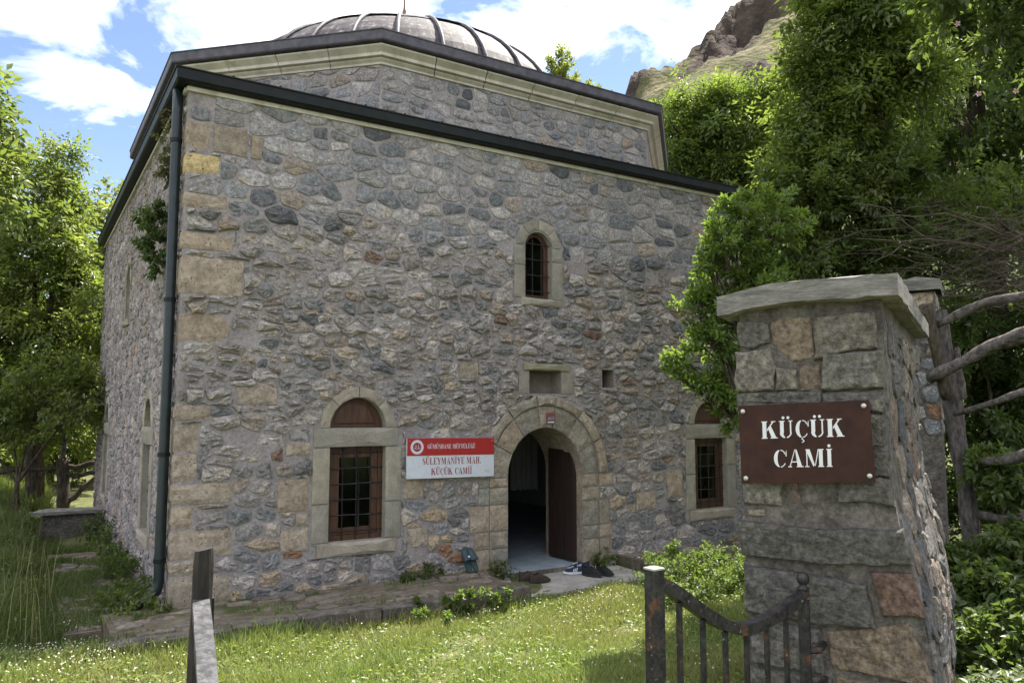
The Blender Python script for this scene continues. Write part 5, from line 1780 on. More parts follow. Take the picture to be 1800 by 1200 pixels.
def foliage(centres, spread, n, pal, ln, wr=.45, droop=.3, compound=0, outc=None, up=.7, axes=None):
    """leaves set along short sprays; compound>0 makes pinnate leaves of that many leaflets"""
    k = len(centres)
    idx = RNG.integers(0, k, n)
    A = axes[idx]
    al = np.linalg.norm(A, axis=1, keepdims=True); a1 = A / (al + 1e-9)
    t = RNG.uniform(-.25, 1.05, (n, 1))
    rad = RNG.normal(0, 1, (n, 3)); rad -= a1 * (rad * a1).sum(1, keepdims=True); rad = unit(rad)
    P = centres[idx] + A * t + rad * np.abs(RNG.normal(0, .22, (n, 1))) * spread + RNG.normal(0, .12, (n, 3)) * spread
    Dr = unit(a1 * .55 + rad * .75 + RNG.normal(0, .3, (n, 3)) + np.array([0, 0, -droop]))
    Nr = unit(np.array([0, 0, up]) + a1 * .15 + RNG.normal(0, .4, (n, 3)))
    L_ = ln * RNG.uniform(.6, 1.25, n)
    shade = tints(k, pal)[idx] * .6 + tints(n, pal) * .4
    if not compound:
        V, F = leaf_mesh(P, Dr, Nr, L_, L_ * wr)
        return V, F, np.repeat(shade, 4, 0)
    S = unit(np.cross(Dr, Nr)); rl = ln * 2.2
    VV = []; FF = []; CC = []; base = 0
    for q in range(compound):
        t = (q // 2 + .7) / (compound / 2 + .2)
        sg = 1 if q % 2 else -1
        if q == compound - 1: d = Dr; t = 1
        else: d = unit(Dr * .55 + S * sg * .85 + np.array([0, 0, -.08]))
        p = P + Dr * (t * rl) - np.array([0, 0, 1.0]) * (t * t * rl * .14)
        V, F = leaf_mesh(p, d, Nr, L_ * RNG.uniform(.75, 1.1, n), L_ * wr)
        VV.append(V); FF.append(F + base); CC.append(np.repeat(shade * RNG.uniform(.88, 1.12, (n, 1)), 4, 0)); base += len(V)
    return np.concatenate(VV), np.concatenate(FF), np.concatenate(CC)


def pblob(px, py, d, rpx, rpy=None, rd=None):
    c = at(px, py, d); k = d / F_PX
    r = np.array([rpx * k, (rd if rd else rpx * k * .75), (rpy or rpx) * k])
    return c, r


def sample_blobs(blobs, n, shell=.5):
    w = np.array([np.prod(r) ** (2 / 3) for c, r in blobs]); w /= w.sum()
    out = []; par = []
    for i, (c, r) in enumerate(blobs):
        k = max(3, int(n * w[i]))
        d = unit(RNG.normal(0, 1, (k, 3)))
        q = RNG.uniform(0, 1, (k, 1)) ** shell
        q = .35 + .65 * q
        # lumpy outline
        lump = 1 + .18 * np.sin(d[:, :1] * 7 + i) * np.sin(d[:, 1:2] * 6 + 2 * i) + RNG.normal(0, .07, (k, 1))
        v = d * q * lump
        v3 = RT * (v[:, :1] * r[0]) + FH * (v[:, 1:2] * r[1]) + np.array([0, 0, 1.0]) * (v[:, 2:] * r[2])
        out.append(c + v3); par += [i] * k
    return np.concatenate(out), np.array(par)


def tree(name, label, cat, base, fork, blobs, ncl, nleaf, pal, ln, spread, trunk_r=.15, group=None, compound=0, wr=.45, droop=.3, twig_mat=None, ntwig=140, up=.7, leafmat=None):
    base = np.array(base, float)
    cl, par = sample_blobs(blobs, ncl)
    keep = cl[:, 2] > ground_z(cl[:, 0], cl[:, 1]) + .05
    cl, par = cl[keep], par[keep]
    root = empty(name, base, label, cat, group)
    fork = np.array(fork, float)
    rnd = random.Random(len(label))
    m = MB()
    P = [base + np.array([0, 0, -.1])] + [base + (fork - base) * t + np.array([math.sin(t * 5) * .06, math.cos(t * 4) * .05, 0]) * (fork[2] - base[2]) * .35 * t * (1 - t) * 4 for t in (.2, .4, .6, .8)] + [fork]
    V, F = tube(P, np.linspace(trunk_r * 1.25, trunk_r * .75, len(P)), 8)
    obj('trunk', V, F, twig_mat or M_BARK, root, smooth=True)
    m = MB()
    for i, (c, r) in enumerate(blobs):
        mid = fork * .5 + c * .5 + np.array([rnd.uniform(-.1, .1), rnd.uniform(-.1, .1), .08]) * np.linalg.norm(c - fork)
        T = np.linspace(0, 1, 7)[:, None]
        Q = (1 - T) ** 2 * fork + 2 * T * (1 - T) * mid + T ** 2 * c
        V, F = tube(Q, np.linspace(trunk_r * .5, trunk_r * .18, 7), 6); m.add(V, F)
    bc = np.array([c for c, r in blobs])[par]
    axes = unit(unit(cl - bc + RNG.normal(0, .05, cl.shape)) * .8 + RNG.normal(0, .45, cl.shape) + np.array([0, 0, .25 - droop * .35])) * spread * RNG.uniform(1.2, 2.6, (len(cl), 1))
    sel = RNG.permutation(len(cl))[:ntwig]
    for i in sel:
        c = blobs[par[i]][0]; e = cl[i]
        s = c + (fork - c) * rnd.uniform(0, .35)
        mid = (s + e) / 2 + np.array([rnd.uniform(-.12, .12), rnd.uniform(-.12, .12), .1]) * np.linalg.norm(e - s)
        T = np.linspace(0, 1, 5)[:, None]
        Q = (1 - T) ** 2 * s + 2 * T * (1 - T) * mid + T ** 2 * e
        Q = np.concatenate([Q, [e + axes[i] * .5, e + axes[i]]])
        V, F = tube(Q, np.linspace(trunk_r * .16, trunk_r * .02 + .0015, 7), 4, cap=False); m.add(V, F)
    m.build('branches', twig_mat or M_BARK, root)
    V, F, Cc = foliage(cl, spread, nleaf, pal, ln, wr=wr, droop=droop, compound=compound, up=up, axes=axes)
    cr = obj('crown', V, F, leafmat or M_LEAF, root, cols=Cc)
    return root


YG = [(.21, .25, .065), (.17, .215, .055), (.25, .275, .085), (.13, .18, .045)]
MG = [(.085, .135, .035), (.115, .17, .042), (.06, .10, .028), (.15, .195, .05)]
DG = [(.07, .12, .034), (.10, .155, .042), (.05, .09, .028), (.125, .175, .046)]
BG = [(.14, .22, .045), (.18, .26, .055), (.10, .165, .036)]

# left side: walnut-like tree past the meadow fence, and trees further off
def build_trees():
    d = 15.5
    b = at(60, 880, d); b[2] = float(ground_z(b[0], b[1]))
    tree('walnut_tree', 'light green walnut tree behind the field fence on the left', 'tree', b, at(55, 690, d),
         [pblob(60, 360, d, 85, 110), pblob(-40, 300, d, 60, 90), pblob(20, 480, d, 130, 100), pblob(110, 560, d, 100, 110), pblob(30, 640, d, 150, 90), pblob(-80, 520, d, 100, 150), pblob(105, 300, d, 26, 40), pblob(130, 690, d + 1, 90, 80), pblob(20, 730, d + 1.5, 110, 60)],
         520, 14500, YG + BG + MG[:2], .125, .22, .16, 'trees left of the mosque', compound=5, wr=.42, droop=.2)
    d = 9.5
    b = at(-190, 960, d); b[2] = float(ground_z(b[0], b[1]))
    tree('walnut_tree', 'near walnut bough reaching in at the upper left edge', 'tree', b, at(-150, 520, d),
         [pblob(-40, 185, d, 62, 45), pblob(-120, 260, d, 90, 90), pblob(-10, 320, d, 40, 40)], 60, 1000, MG + YG[:2], .13, .16, .12, 'trees left of the mosque', compound=5, droop=.4)
    d = 24
    b = at(180, 860, d); b[2] = float(ground_z(b[0], b[1]))
    tree('leafy_tree', 'pale green tree behind the far end of the left wall', 'tree', b, at(180, 680, d),
         [pblob(185, 400, d, 60, 70), pblob(120, 470, d, 80, 90), pblob(190, 520, d, 70, 100), pblob(150, 600, d, 80, 90), pblob(70, 620, d, 90, 90), pblob(190, 680, d, 70, 80), pblob(60, 420, d, 70, 80)], 320, 16000, YG, .22, .4, .2, 'trees left of the mosque', droop=.2)
    d = 20
    b = at(40, 870, d); b[2] = float(ground_z(b[0], b[1]))
    tree('hedge_bush', 'dark undergrowth below the walnut behind the field fence', 'bush', b, b + np.array([0, 0, .8]),
         [pblob(0, 735, d, 90, 80), pblob(90, 730, d, 90, 80), pblob(190, 735, d, 80, 85), pblob(-100, 740, d, 90, 80), pblob(40, 790, d, 60, 30), pblob(140, 785, d, 60, 30)], 260, 22000, MG + YG, .15, .3, .08, 'trees left of the mosque', droop=.2)
    d = 13.8
    b = at(30, 860, d); b[2] = float(ground_z(b[0], b[1]))
    tree('hazel_bush', 'light green bush filling the space under the left walnut', 'bush', b, b + np.array([0, 0, .7]),
         [pblob(0, 720, d, 70, 60), pblob(70, 700, d, 60, 60), pblob(130, 715, d, 50, 50), pblob(-60, 740, d, 60, 60), pblob(165, 690, d, 36, 50)], 170, 9000, MG + YG + BG, .10, .2, .05, 'trees left of the mosque', droop=.15)
    # behind: poplar tip over the drum roof, tree right of the drum
    d = 26
    b = at(1000, 740, d); b[2] = float(ground_z(b[0], b[1]))
    tree('poplar_tree', 'slim poplar top showing above the roof right of the dome', 'tree', b, at(1000, 300, d),
         [pblob(985, 140, d, 24, 50), pblob(1020, 165, d, 28, 30), pblob(960, 180, d, 28, 40), pblob(1045, 190, d, 30, 30), pblob(1000, 230, d, 50, 60)], 160, 12000, YG, .13, .2, .12, 'trees right of the mosque', droop=0)
    d = 17
    b = at(1300, 640, d); b[2] = float(ground_z(b[0], b[1]))
    tree('walnut_tree', 'drooping walnut behind the right end of the mosque roof', 'tree', b, at(1280, 380, d),
         [pblob(1225, 205, d, 55, 42), pblob(1290, 195, d, 60, 45), pblob(1190, 230, d, 45, 45), pblob(1280, 250, d, 80, 65), pblob(1360, 215, d, 60, 60), pblob(1195, 300, d, 45, 45), pblob(1330, 330, d, 90, 60)],
         380, 10500, YG[:1] + BG + MG[:2], .125, .22, .16, 'trees right of the mosque', compound=5, droop=.3, wr=.38)
    d = 8.7
    b = at(1560, 760, d); b[2] = float(ground_z(b[0], b[1]))
    tree('walnut_tree', 'tall walnut with hanging light leaves above the gate pier', 'tree', b, at(1540, 330, d),
         [pblob(1445, 70, d, 45, 70), pblob(1530, 20, d, 90, 60), pblob(1415, 190, d, 35, 70), pblob(1490, 180, d, 70, 60), pblob(1570, 130, d, 80, 70), pblob(1425, 310, d, 50, 50), pblob(1540, -80, d, 110, 70), pblob(1480, 290, d, 60, 50)],
         330, 8200, BG + MG + YG[:2], .085, .16, .10, 'trees right of the mosque', compound=5, droop=.25, wr=.4)
    d = 10.4
    b = at(1760, 900, d); b[2] = float(ground_z(b[0], b[1]))
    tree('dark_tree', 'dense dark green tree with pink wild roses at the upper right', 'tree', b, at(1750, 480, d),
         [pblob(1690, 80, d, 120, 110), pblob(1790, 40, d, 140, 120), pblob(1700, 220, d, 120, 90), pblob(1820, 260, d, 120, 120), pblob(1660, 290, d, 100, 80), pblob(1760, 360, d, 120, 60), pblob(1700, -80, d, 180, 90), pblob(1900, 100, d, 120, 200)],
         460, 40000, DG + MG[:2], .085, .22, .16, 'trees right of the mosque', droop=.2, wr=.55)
    d0 = 5.5
    b = at(2330, 900, d0); b[2] = float(ground_z(b[0], b[1]))
    tree('overhanging_tree', 'leafy boughs hanging in at the top right corner', 'tree', b, at(2250, 150, d0),
         [pblob(1800, -20, d0, 130, 110), pblob(1690, -60, d0, 120, 90), pblob(1890, 100, d0, 120, 120), pblob(2000, -100, d0, 200, 160), pblob(2050, 150, d0, 150, 150)], 150, 15000, MG + DG, .075, .13, .07, 'trees right of the mosque', droop=.2, wr=.5, ntwig=90)
    # wild rose blooms in that tree
    rnd = random.Random(6)
    for px, py, lb in ((1683, 42, 'left one of the two topmost pale pink roses in the dark tree'), (1724, 35, 'topmost pale pink rose in the dark tree'), (1586, 106, 'pale pink rose alone on the left flank of the dark tree'), (1753, 104, 'pale pink rose third from the right in the dark tree'), (1786, 160, 'rightmost pale pink rose in the dark tree'), (1522, 236, 'pale pink rose above the two lowest ones in the dark tree'), (1491, 277, 'right one of the two lowest pale pink roses'), (1455, 271, 'lowest left pale pink rose by the walnut leaves'), (1720, 165, 'pale pink rose in the middle of the dark tree')):
        p = at(px, py, d - 1.25 - rnd.random() * .2)
        fl = MB()
        tow = unit(CAM - p + np.array([rnd.uniform(-1, 1), rnd.uniform(-1, 1), rnd.uniform(0, 1)]) * 3)
        s = unit(np.cross(tow, np.array([0, 0, 1.0]))); t = np.cross(s, tow)
        o = empty('rose_bloom', p, lb, 'flower', 'wild rose blooms in the dark tree')
        V = []; F = []
        for k in range(5):
            a = 2 * math.pi * k / 5; q = lambda r, aa, h: p + (s * math.cos(aa) + t * math.sin(aa)) * r + tow * h
            bb = len(V)
            V += [q(0, a, 0), q(.028, a - .45, .008), q(.036, a, .003), q(.028, a + .45, .008)]; F.append((bb, bb + 1, bb + 2, bb + 3))
        obj('petals', V, F, M_PINK, o)
        obj('centre', [p + (s * math.cos(a) + t * math.sin(a)) * .008 + tow * .006 for a in np.linspace(0, 6.28, 7)[:-1]], [tuple(range(6))], M_POLLEN, o)
    # mid shrubs behind the pier
    d = 8.6
    b = at(1500, 760, d); b[2] = float(ground_z(b[0], b[1]))
    tree('green_shrub', 'dense mid green shrub behind the concrete pier cap', 'bush', b, at(1500, 600, d),
         [pblob(1400, 420, d, 80, 70), pblob(1500, 400, d, 80, 90), pblob(1590, 420, d, 80, 80), pblob(1450, 500, d, 90, 70), pblob(1560, 510, d, 90, 60), pblob(1380, 560, d, 60, 80), pblob(1480, 620, d, 120, 80), pblob(1420, 340, d, 70, 60), pblob(1540, 320, d, 80, 60), pblob(1640, 350, d, 80, 70), pblob(1740, 380, d + .6, 90, 60)],
         460, 46000, MG, .075, .16, .06, 'trees right of the mosque', droop=.1, wr=.45)
    for px, d, lb in ((1370, 15.0, 'leafy thicket close beyond the right end of the mosque'), (1480, 13.0, 'thicket in shade behind the plum sapling')):
        b = at(px, 800, d); b[2] = float(ground_z(b[0], b[1]))
        tree('thicket', lb, 'bush', b, b + np.array([0, 0, .6]), [pblob(px - 40, 640, d, 60, 80), pblob(px + 40, 600, d, 70, 90), pblob(px, 730, d, 90, 70), pblob(px + 90, 700, d, 70, 90)], 150, 12000, MG + DG, .12, .25, .07, 'trees right of the mosque', droop=.1, wr=.5)
    # bright plum branches before the right end of the facade
    d = 7.0
    b = at(1330, 990, d); b[2] = float(ground_z(b[0], b[1]))
    tree('plum_sapling', 'bright green plum sapling between the facade and the gate pier', 'tree', b, at(1320, 760, d),
         [pblob(1280, 425, d, 38, 32), pblob(1240, 440, d, 20, 28), pblob(1300, 365, d, 28, 26), pblob(1355, 400, d, 40, 50), pblob(1275, 505, d, 46, 34), pblob(1220, 535, d, 26, 15), pblob(1255, 600, d, 42, 30), pblob(1195, 622, d, 22, 12), pblob(1285, 680, d, 40, 40), pblob(1240, 670, d, 32, 22), pblob(1180, 655, d, 18, 12), pblob(1335, 500, d, 50, 50), pblob(1290, 735, d, 30, 26), pblob(1350, 610, d, 50, 70), pblob(1320, 560, d, 40, 40), pblob(1250, 560, d, 26, 18)],
         260, 17000, BG, .058, .085, .05, 'trees right of the mosque', droop=-.15, wr=.5, ntwig=240)
    # dark hedge behind the branch fence
    d = 9.6
    b = at(1780, 980, d); b[2] = float(ground_z(b[0], b[1]))
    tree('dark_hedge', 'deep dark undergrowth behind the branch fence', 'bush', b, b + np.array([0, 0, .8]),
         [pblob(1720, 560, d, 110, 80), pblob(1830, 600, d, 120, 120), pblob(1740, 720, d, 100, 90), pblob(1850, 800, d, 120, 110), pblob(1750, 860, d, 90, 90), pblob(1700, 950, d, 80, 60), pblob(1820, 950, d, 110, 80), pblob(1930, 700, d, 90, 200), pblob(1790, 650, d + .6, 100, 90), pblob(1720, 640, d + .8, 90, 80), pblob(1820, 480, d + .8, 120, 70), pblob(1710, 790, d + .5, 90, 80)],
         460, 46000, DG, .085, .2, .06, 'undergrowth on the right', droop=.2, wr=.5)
    d = 6.0
    # nettles and ferns at the foot of the fence
    for i, (px, py, dd, r, lab) in enumerate(((1745, 1075, 5.6, 60, 'nettle clump at the foot of the leaning fence post'), (1690, 1160, 4.9, 46, 'leafy weeds against the right foot of the gate pier'), (1790, 1160, 4.8, 80, 'leafy weeds at the lower right corner of the picture'), (1790, 960, 6.2, 50, 'fern like shoots below the branch rails'), (1680, 1010, 6.4, 40, 'dim weeds between gate pier and fence post'), (1760, 840, 6.6, 45, 'climbing greenery beside the middle branch rail'))):
        c, rr = pblob(px, py, dd, r, r * .8)
        b = np.array([c[0], c[1], float(ground_z(c[0], c[1]))])
        tree('weed_clump', lab, 'plant', b, b + np.array([0, 0, .1]), [(c, rr)], 50, 2600 if i != 3 else 1200, MG + DG, .07, .07, .012, 'weeds on the right', droop=.2, wr=.55, ntwig=40)


build_trees()


def build_brush():
    """heap of dead branches behind the fence"""
    rnd = random.Random(12)
    m = MB()
    d = 8.0
    for i in range(240):
        px = rnd.uniform(1640, 1900); py = 395 + rnd.random() ** 1.1 * 150 + abs(px - 1760) * .1
        p = at(px, py, d + rnd.uniform(-.5, .7))
        dirv = RT * rnd.choice((-1, 1)) * rnd.uniform(.5, 1.6) + np.array([0, 0, rnd.uniform(-.25, .35)]) + FH * rnd.uniform(-.5, .5)
        e = p + dirv * rnd.uniform(.5, 1.1)
        mid = (p + e) / 2 + np.array([0, 0, rnd.uniform(.05, .35)])
        T = np.linspace(0, 1, 7)[:, None]
        Q = (1 - T) ** 2 * p + 2 * T * (1 - T) * mid + T ** 2 * e
        Q = Q + np.array([[rnd.gauss(0, .022) for _ in range(3)] for _ in range(7)])
        r = rnd.choice((.003, .004, .006, .012))
        V, F = tube(Q, np.linspace(r, r * .4, 7), 4, cap=False); m.add(V, F)
    o = m.build('brush_heap', M_DRYTWIG)
    tag(o, 'tangled heap of dead grey branches above the fence at the right', 'brushwood', kind='stuff')


build_brush()

# ------------------------------------------------------------------ wall plants
def plant(name, label, cat, blobs, n, pal, ln, spread, base, group=None, droop=.1, wr=.5, ncl=30):
    return tree(name, label, cat, base, np.array(base) + np.array([0, 0, .03]), blobs, ncl, n, pal, ln, spread, .008, group, droop=droop, wr=wr, ntwig=25)


def ball(x, y, z, r, rz=None): return (np.array([x, y, z], float), np.array([r, r, rz or r]))


plant('wall_plant', 'dark caper plant growing from the left wall beside the downpipe', 'plant', [ball(-.14, 1.0, 4.0, .13, .16), ball(-.16, 1.02, 3.75, .15, .2), ball(-.1, .95, 3.5, .08, .12)], 1700, DG, .06, .07, (-.0, 1.0, 4.0), droop=.6)
plant('wall_plant', 'dry tuft of weeds under the left gutter by the corner', 'plant', [ball(-.08, .5, 4.75, .12, .25), ball(-.06, .7, 4.45, .1, .2)], 700, [(.12, .12, .05), (.07, .09, .03)], .05, .05, (0, .55, 4.6), droop=.5)
plant('foot_weeds', 'green weeds at the wall foot left of the slippers', 'plant', [ball(2.5, -.1, .13, .13, .07), ball(2.7, -.08, .15, .11, .09), ball(2.3, -.1, .12, .12, .05)], 1100, MG, .035, .035, (2.7, -.1, .08))
plant('foot_weeds', 'small weed tuft between the slippers and the doorway', 'plant', [ball(3.6, -.12, .05, .09, .06), ball(3.5, -.1, .1, .07, .05)], 260, MG, .045, .04, (3.6, -.1, -.03))
plant('foot_weeds', 'small bright weed at the right door jamb', 'plant', [ball(5.16, -.06, .04, .09, .07), ball(5.02, -.04, .02, .06, .05)], 300, MG + BG, .05, .04, (4.92, -.12, -.03))
plant('kerb_weeds', 'broad leaved weeds spilling over the kerb near its right end', 'plant', [ball(2.2, -1.28, .03, .22, .14), ball(2.6, -1.25, .05, .2, .14), ball(2.9, -1.22, .0, .18, .1), ball(2.35, -1.12, .1, .13, .05)], 1900, MG + BG, .045, .05, (2.5, -1.25, -.05))
plant('grass_bush', 'low sunlit green bush between the lawn and the gate pier', 'bush', [ball(4.5, -2.1, .1, .3, .16), ball(4.9, -1.75, .14, .4, .22), ball(5.35, -1.4, .16, .4, .24), ball(5.0, -2.2, .1, .35, .18), ball(5.7, -1.9, .12, .4, .22)], 12000, BG + MG, .042, .08, (4.4, -2.2, -.05), ncl=150)
plant('corner_weeds', 'weeds at the foot of the downpipe by the corner', 'plant', [ball(-.25, .0, .08, .16, .1), ball(-.4, .35, .08, .16, .12), ball(-.15, -.25, .1, .12, .08)], 1100, MG + YG[:1], .05, .05, (-.25, .1, -.02))
plant('wall_weeds', 'long weeds along the foot of the left wall', 'plant', [ball(-.16, .9 + i * .75, .08, .14, .14) for i in range(9)], 2600, MG + DG, .06, .09, (-.2, 3.5, -.05), ncl=90)
pl_ = MB()

# ------------------------------------------------------------------ grass, flowers
def blades(X, Y, Zb, H, W, pal, lean=.35, var=.2):
    n = len(X)
    a = RNG.uniform(0, 2 * math.pi, n); l = RNG.uniform(0, lean, n) * H
    la = RNG.uniform(0, 2 * math.pi, n)
    dx, dy = np.cos(a) * W / 2, np.sin(a) * W / 2
    lx, ly = np.cos(la) * l, np.sin(la) * l
    B = np.stack([X, Y, Zb], -1)
    S = np.stack([dx, dy, np.zeros(n)], -1)
    M = B + np.stack([lx * .35, ly * .35, H * .55], -1)
    T = B + np.stack([lx, ly, H * (1 - .25 * (l / np.maximum(H, 1e-6)) ** 2)], -1)
    V = np.stack([B - S, B + S, M + S * .75, M - S * .75, T], 1).reshape(-1, 3)
    b = np.arange(n)[:, None] * 5
    F = np.concatenate([b + np.array([[0, 1, 2]]), b + np.array([[0, 2, 3]]), b + np.array([[3, 2, 4]])], 1).reshape(-1, 3)
    C = np.repeat(tints(n, pal, var), 5, 0)
    return V, F, C


def noise2(X, Y, s, seed=0.0):
    return np.sin(X * s + seed + 1.7 * np.sin(Y * s * .7 + seed)) * np.sin(Y * s * 1.1 - seed + 1.3 * np.sin(X * s * .6))


def on_lawn(X, Y):
    """True where grass may grow"""
    path = (X > -.66) & (X < 3.36) & (Y > -1.14)
    pad = (X > 3.3) & (X < 5.3) & (Y > -.98 + .08 * np.sin(X * 9))
    ledge = (X > 5.3) & (Y > -.7)
    build = (X > -.06) & (Y > -.05)
    u = (X - PIER_O[0]) * PU[0] + (Y - PIER_O[1]) * PU[1]; w = (X - PIER_O[0]) * PW[0] + (Y - PIER_O[1]) * PW[1]
    pier = (u > -.15) & (u < .6) & (w > 0) & (w < 2)
    return ~(path | pad | ledge | build | pier)


def scatter(x0, x1, y0, y1, n):
    X = RNG.uniform(x0, x1, n); Y = RNG.uniform(y0, y1, n)
    k = on_lawn(X, Y)
    X, Y = X[k], Y[k]
    # keep what the picture could see, with a margin for a step aside
    P = np.stack([X, Y, np.zeros_like(X)], -1) - CAM
    dd = P @ FH; lat = (P @ RT) / np.maximum(dd, .1)
    k = (dd > 2.5) & (np.abs(lat) < .9)
    return X[k], Y[k]


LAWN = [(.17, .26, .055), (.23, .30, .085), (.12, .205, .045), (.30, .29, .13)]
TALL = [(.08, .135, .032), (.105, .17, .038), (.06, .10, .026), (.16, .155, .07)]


def build_grass():
    X, Y = scatter(-4, 7.5, -6.5, -.9, 330000)
    patch = noise2(X, Y, 2.1) + .6 * noise2(X, Y, 5.3, 2.0)
    H = (.05 + .035 * RNG.random(len(X))) * (1 + .45 * patch) + .015
    edge = np.exp(-np.abs(Y + 1.22) / .1) * (X < 3.4)
    H += .13 * edge * RNG.random(len(X)) ** 3 + .03 * edge
    bare = np.exp(-((X - 4.1) ** 2 / 1.3 + (Y + 1.0) ** 2 / .03)) + .55 * (noise2(X, Y, 3.3, 9.0) > .72) + .5 * np.exp(-((X - 4.6) ** 2 / .5 + (Y + 1.9) ** 2 / .35))
    k = RNG.random(len(X)) < .85 + .25 * patch - bare
    X, Y, H = X[k], Y[k], H[k]
    V, F, C = blades(X, Y, ground_z(X, Y) - .01, H, RNG.uniform(.005, .011, len(X)), LAWN, lean=.9)
    dry = np.clip(noise2(X, Y, 1.6, 4.0) * .6 + .2, 0, 1)[:, None] * .6
    C = C * (1 - np.repeat(dry, 5, 0)) + np.array([.25, .23, .095]) * np.repeat(dry, 5, 0)
    o = obj('lawn_grass', V, F, M_GRASS, cols=C); tag(o, 'short sunlit lawn grass before the mosque', 'grass', kind='stuff')
    # clover and small broad leaves in the lawn
    X, Y = scatter(-3, 7, -6, -.9, 50000)
    k = RNG.random(len(X)) < .35 + .4 * noise2(X, Y, 2.7, 1.0)
    X, Y = X[k], Y[k]; n = len(X)
    P = np.stack([X, Y, ground_z(X, Y) + RNG.uniform(.01, .05, n)], -1)
    a = RNG.uniform(0, 6.28, n)
    V, F = leaf_mesh(P, unit(np.stack([np.cos(a), np.sin(a), RNG.uniform(.1, .6, n)], -1)), unit(np.stack([RNG.normal(0, .3, n), RNG.normal(0, .3, n), np.ones(n)], -1)), RNG.uniform(.02, .055, n), RNG.uniform(.014, .03, n))
    o = obj('clover_leaves', V, F, M_LEAF, cols=np.repeat(tints(n, BG + LAWN), 4, 0)); tag(o, 'clover and plantain leaves among the lawn grass', 'ground cover', kind='stuff')
    # tall shaded grass left of the building
    X, Y = scatter(-7, -.1, -.9, 11.0, 250000)
    k = ~((X > -.84 + .12 * np.sin(Y * 4)) & (X < -.36) & (Y < 4.2) & (Y > -.1)) | (RNG.random(len(X)) < .12)
    k &= X < -.05
    X, Y = X[k], Y[k]
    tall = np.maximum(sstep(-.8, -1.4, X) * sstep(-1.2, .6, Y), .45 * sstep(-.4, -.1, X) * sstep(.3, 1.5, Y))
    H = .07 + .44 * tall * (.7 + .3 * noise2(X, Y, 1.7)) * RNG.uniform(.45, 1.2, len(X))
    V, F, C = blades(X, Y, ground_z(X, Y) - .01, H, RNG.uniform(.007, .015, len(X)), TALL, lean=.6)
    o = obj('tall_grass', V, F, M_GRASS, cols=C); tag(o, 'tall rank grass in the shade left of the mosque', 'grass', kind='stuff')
    X, Y = scatter(-5, -.9, -.6, 8, 600); n = len(X)
    V, F, C = blades(X, Y, ground_z(X, Y), RNG.uniform(.45, .85, n), RNG.uniform(.005, .009, n), [(.28, .25, .14), (.2, .22, .09)], lean=.35)
    o = obj('seed_stalks', V, F, M_GRASS, cols=C); tag(o, 'pale seeding stalks standing above the tall grass on the left', 'grass', kind='stuff')
    # leafy tall weeds in it
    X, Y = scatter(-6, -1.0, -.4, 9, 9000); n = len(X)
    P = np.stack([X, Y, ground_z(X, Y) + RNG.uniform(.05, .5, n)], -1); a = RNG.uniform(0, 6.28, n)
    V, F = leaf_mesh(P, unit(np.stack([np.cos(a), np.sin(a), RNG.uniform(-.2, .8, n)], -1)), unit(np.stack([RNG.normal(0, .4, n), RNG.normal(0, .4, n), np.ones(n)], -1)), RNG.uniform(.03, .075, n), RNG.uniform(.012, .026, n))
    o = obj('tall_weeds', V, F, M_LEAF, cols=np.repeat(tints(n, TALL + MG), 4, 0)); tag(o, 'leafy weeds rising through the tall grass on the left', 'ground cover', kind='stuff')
    # meadow behind the field fence
    X, Y = scatter(-9, -.3, 9.5, 24, 90000)
    H = RNG.uniform(.2, .5, len(X))
    V, F, C = blades(X, Y, ground_z(X, Y) - .02, H, RNG.uniform(.014, .03, len(X)), LAWN + YG, lean=.6)
    o = obj('meadow_grass', V, F, M_GRASS, cols=C); tag(o, 'sunlit meadow grass round the field fence on the left', 'grass', kind='stuff')
    # undergrowth leaves right of the pier
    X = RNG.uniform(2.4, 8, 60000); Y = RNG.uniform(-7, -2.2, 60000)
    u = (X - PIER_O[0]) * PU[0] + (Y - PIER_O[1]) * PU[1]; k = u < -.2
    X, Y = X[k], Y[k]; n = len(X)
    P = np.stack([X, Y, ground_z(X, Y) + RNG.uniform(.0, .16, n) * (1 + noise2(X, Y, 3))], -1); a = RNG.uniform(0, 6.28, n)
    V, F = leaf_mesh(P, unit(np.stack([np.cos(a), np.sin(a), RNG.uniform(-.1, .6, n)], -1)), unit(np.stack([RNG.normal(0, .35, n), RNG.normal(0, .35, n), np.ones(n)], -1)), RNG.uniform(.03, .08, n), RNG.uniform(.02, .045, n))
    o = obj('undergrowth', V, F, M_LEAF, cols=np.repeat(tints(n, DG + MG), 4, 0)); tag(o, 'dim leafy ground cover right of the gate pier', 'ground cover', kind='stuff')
    # small weeds in the path joints
    n0 = 5200
    X = RNG.uniform(-.6, 5.3, n0); Y = RNG.uniform(-1.1, -.02, n0)
    k = (noise2(X, Y, 4.3, 3) > .45) | (np.abs(Y + .02) < .05) & (RNG.random(n0) < .6)
    k &= ~((X > 3.4) & (X < 5.1) & (Y > -.8))
    X, Y = X[k], Y[k]
    V, F, C = blades(X, Y, np.where(X < 3.3, .085, -.05), RNG.uniform(.02, .07, len(X)), RNG.uniform(.005, .01, len(X)), MG + LAWN, lean=.9)
    o = obj('joint_weeds', V, F, M_GRASS, cols=C); tag(o, 'thin weeds and moss in the joints of the stone path', 'ground cover', kind='stuff')
    # side path weeds
    n0 = 22000
    X = RNG.uniform(-1.05, -.08, n0); Y = RNG.uniform(-.9, 5.2, n0)
    k = noise2(X, Y, 3.1, 5) > -.15
    X, Y = X[k], Y[k]
    V, F, C = blades(X, Y, ground_z(X, Y) + .03, RNG.uniform(.03, .12, len(X)), RNG.uniform(.006, .011, len(X)), TALL, lean=.9)
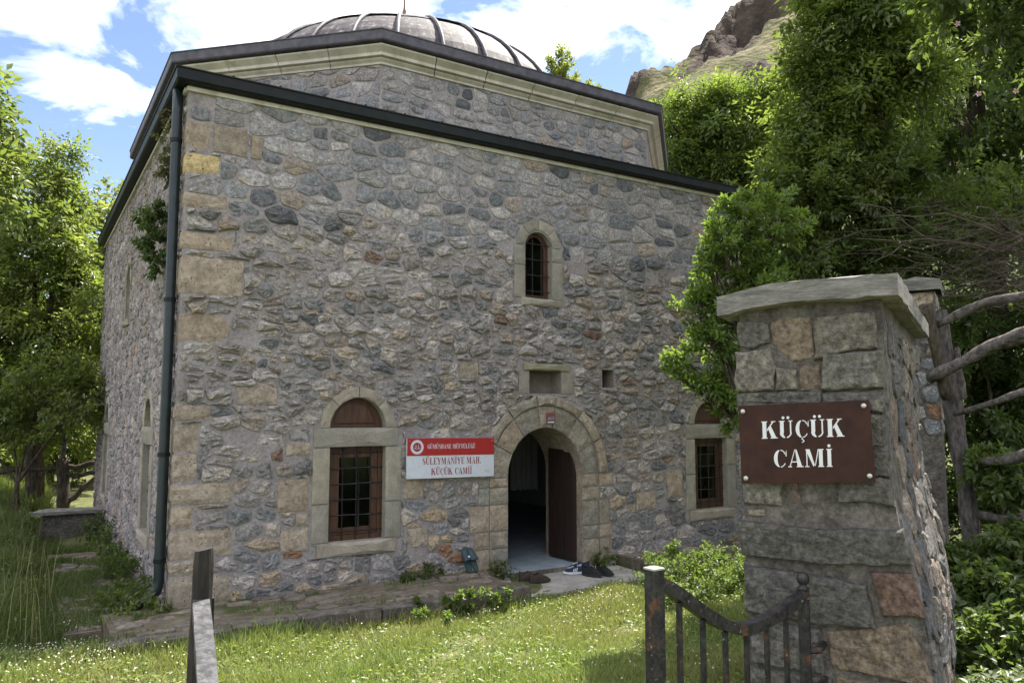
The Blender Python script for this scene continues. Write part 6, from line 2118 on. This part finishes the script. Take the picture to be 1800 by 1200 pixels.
    o = obj('side_path_weeds', V, F, M_GRASS, cols=C); tag(o, 'grass growing between the cobbles of the side strip', 'ground cover', kind='stuff')


build_grass()


def build_flowers():
    """tiny white daisies and clover heads scattered over the lawn"""
    X, Y = scatter(-3, 6.5, -6, -1.15, 26000)
    dens = .03 + .4 * np.exp(-((X + 1.1) ** 2 / .7 + (Y + .55) ** 2 / .8)) * 2 + .22 * np.exp(-((X - 3.8) ** 2 / .8 + (Y + 1.7) ** 2 / .25)) * 2 + .12 * (noise2(X, Y, 2.3, 7) > .25)
    k = RNG.random(len(X)) < dens * 1.1
    X2, Y2 = scatter(-2.9, -.5, -1.6, .3, 3600)
    k2 = RNG.random(len(X2)) < .25 + .3 * noise2(X2, Y2, 4)
    X = np.concatenate([X[k], X2[k2]]); Y = np.concatenate([Y[k], Y2[k2]])
    n = len(X)
    Z = ground_z(X, Y) + RNG.uniform(.055, .12, n)
    R = RNG.uniform(.004, .0085, n)
    tx, ty = RNG.normal(0, .5, n), RNG.normal(0, .5, n)
    C = np.stack([X, Y, Z], -1)
    Nn = unit(np.stack([tx, ty - .15, np.ones(n)], -1))
    S = unit(np.cross(Nn, np.array([0, 1.0, 0]))); T = np.cross(Nn, S)
    ring = [C + (S * math.cos(a) + T * math.sin(a)) * R[:, None] * (1 if i % 2 else .62) for i, a in enumerate(np.linspace(0, 2 * math.pi, 13)[:-1])]
    V = np.stack(ring + [C + Nn * (R * .25)[:, None]], 1).reshape(-1, 3)
    b = np.arange(n)[:, None] * 13
    F = np.concatenate([b + np.array([[i, (i + 1) % 12, 12]]) for i in range(12)], 1).reshape(-1, 3)
    o = obj('lawn_daisies', V, F, M_PETAL); tag(o, 'countless tiny white daisies scattered through the lawn', 'flowers', kind='stuff')
    q = [C + Nn * (R * .3)[:, None] + (S * math.cos(a) + T * math.sin(a)) * R[:, None] * .33 for a in np.linspace(0, 2 * math.pi, 6)[:-1]]
    V = np.stack(q, 1).reshape(-1, 3); b = np.arange(n)[:, None] * 5
    F = (b + np.arange(5)[None]).reshape(-1, 5)
    o = obj('daisy_centres', V, F, M_POLLEN); tag(o, 'yellow centres of the tiny lawn daisies', 'flowers', kind='stuff')


build_flowers()
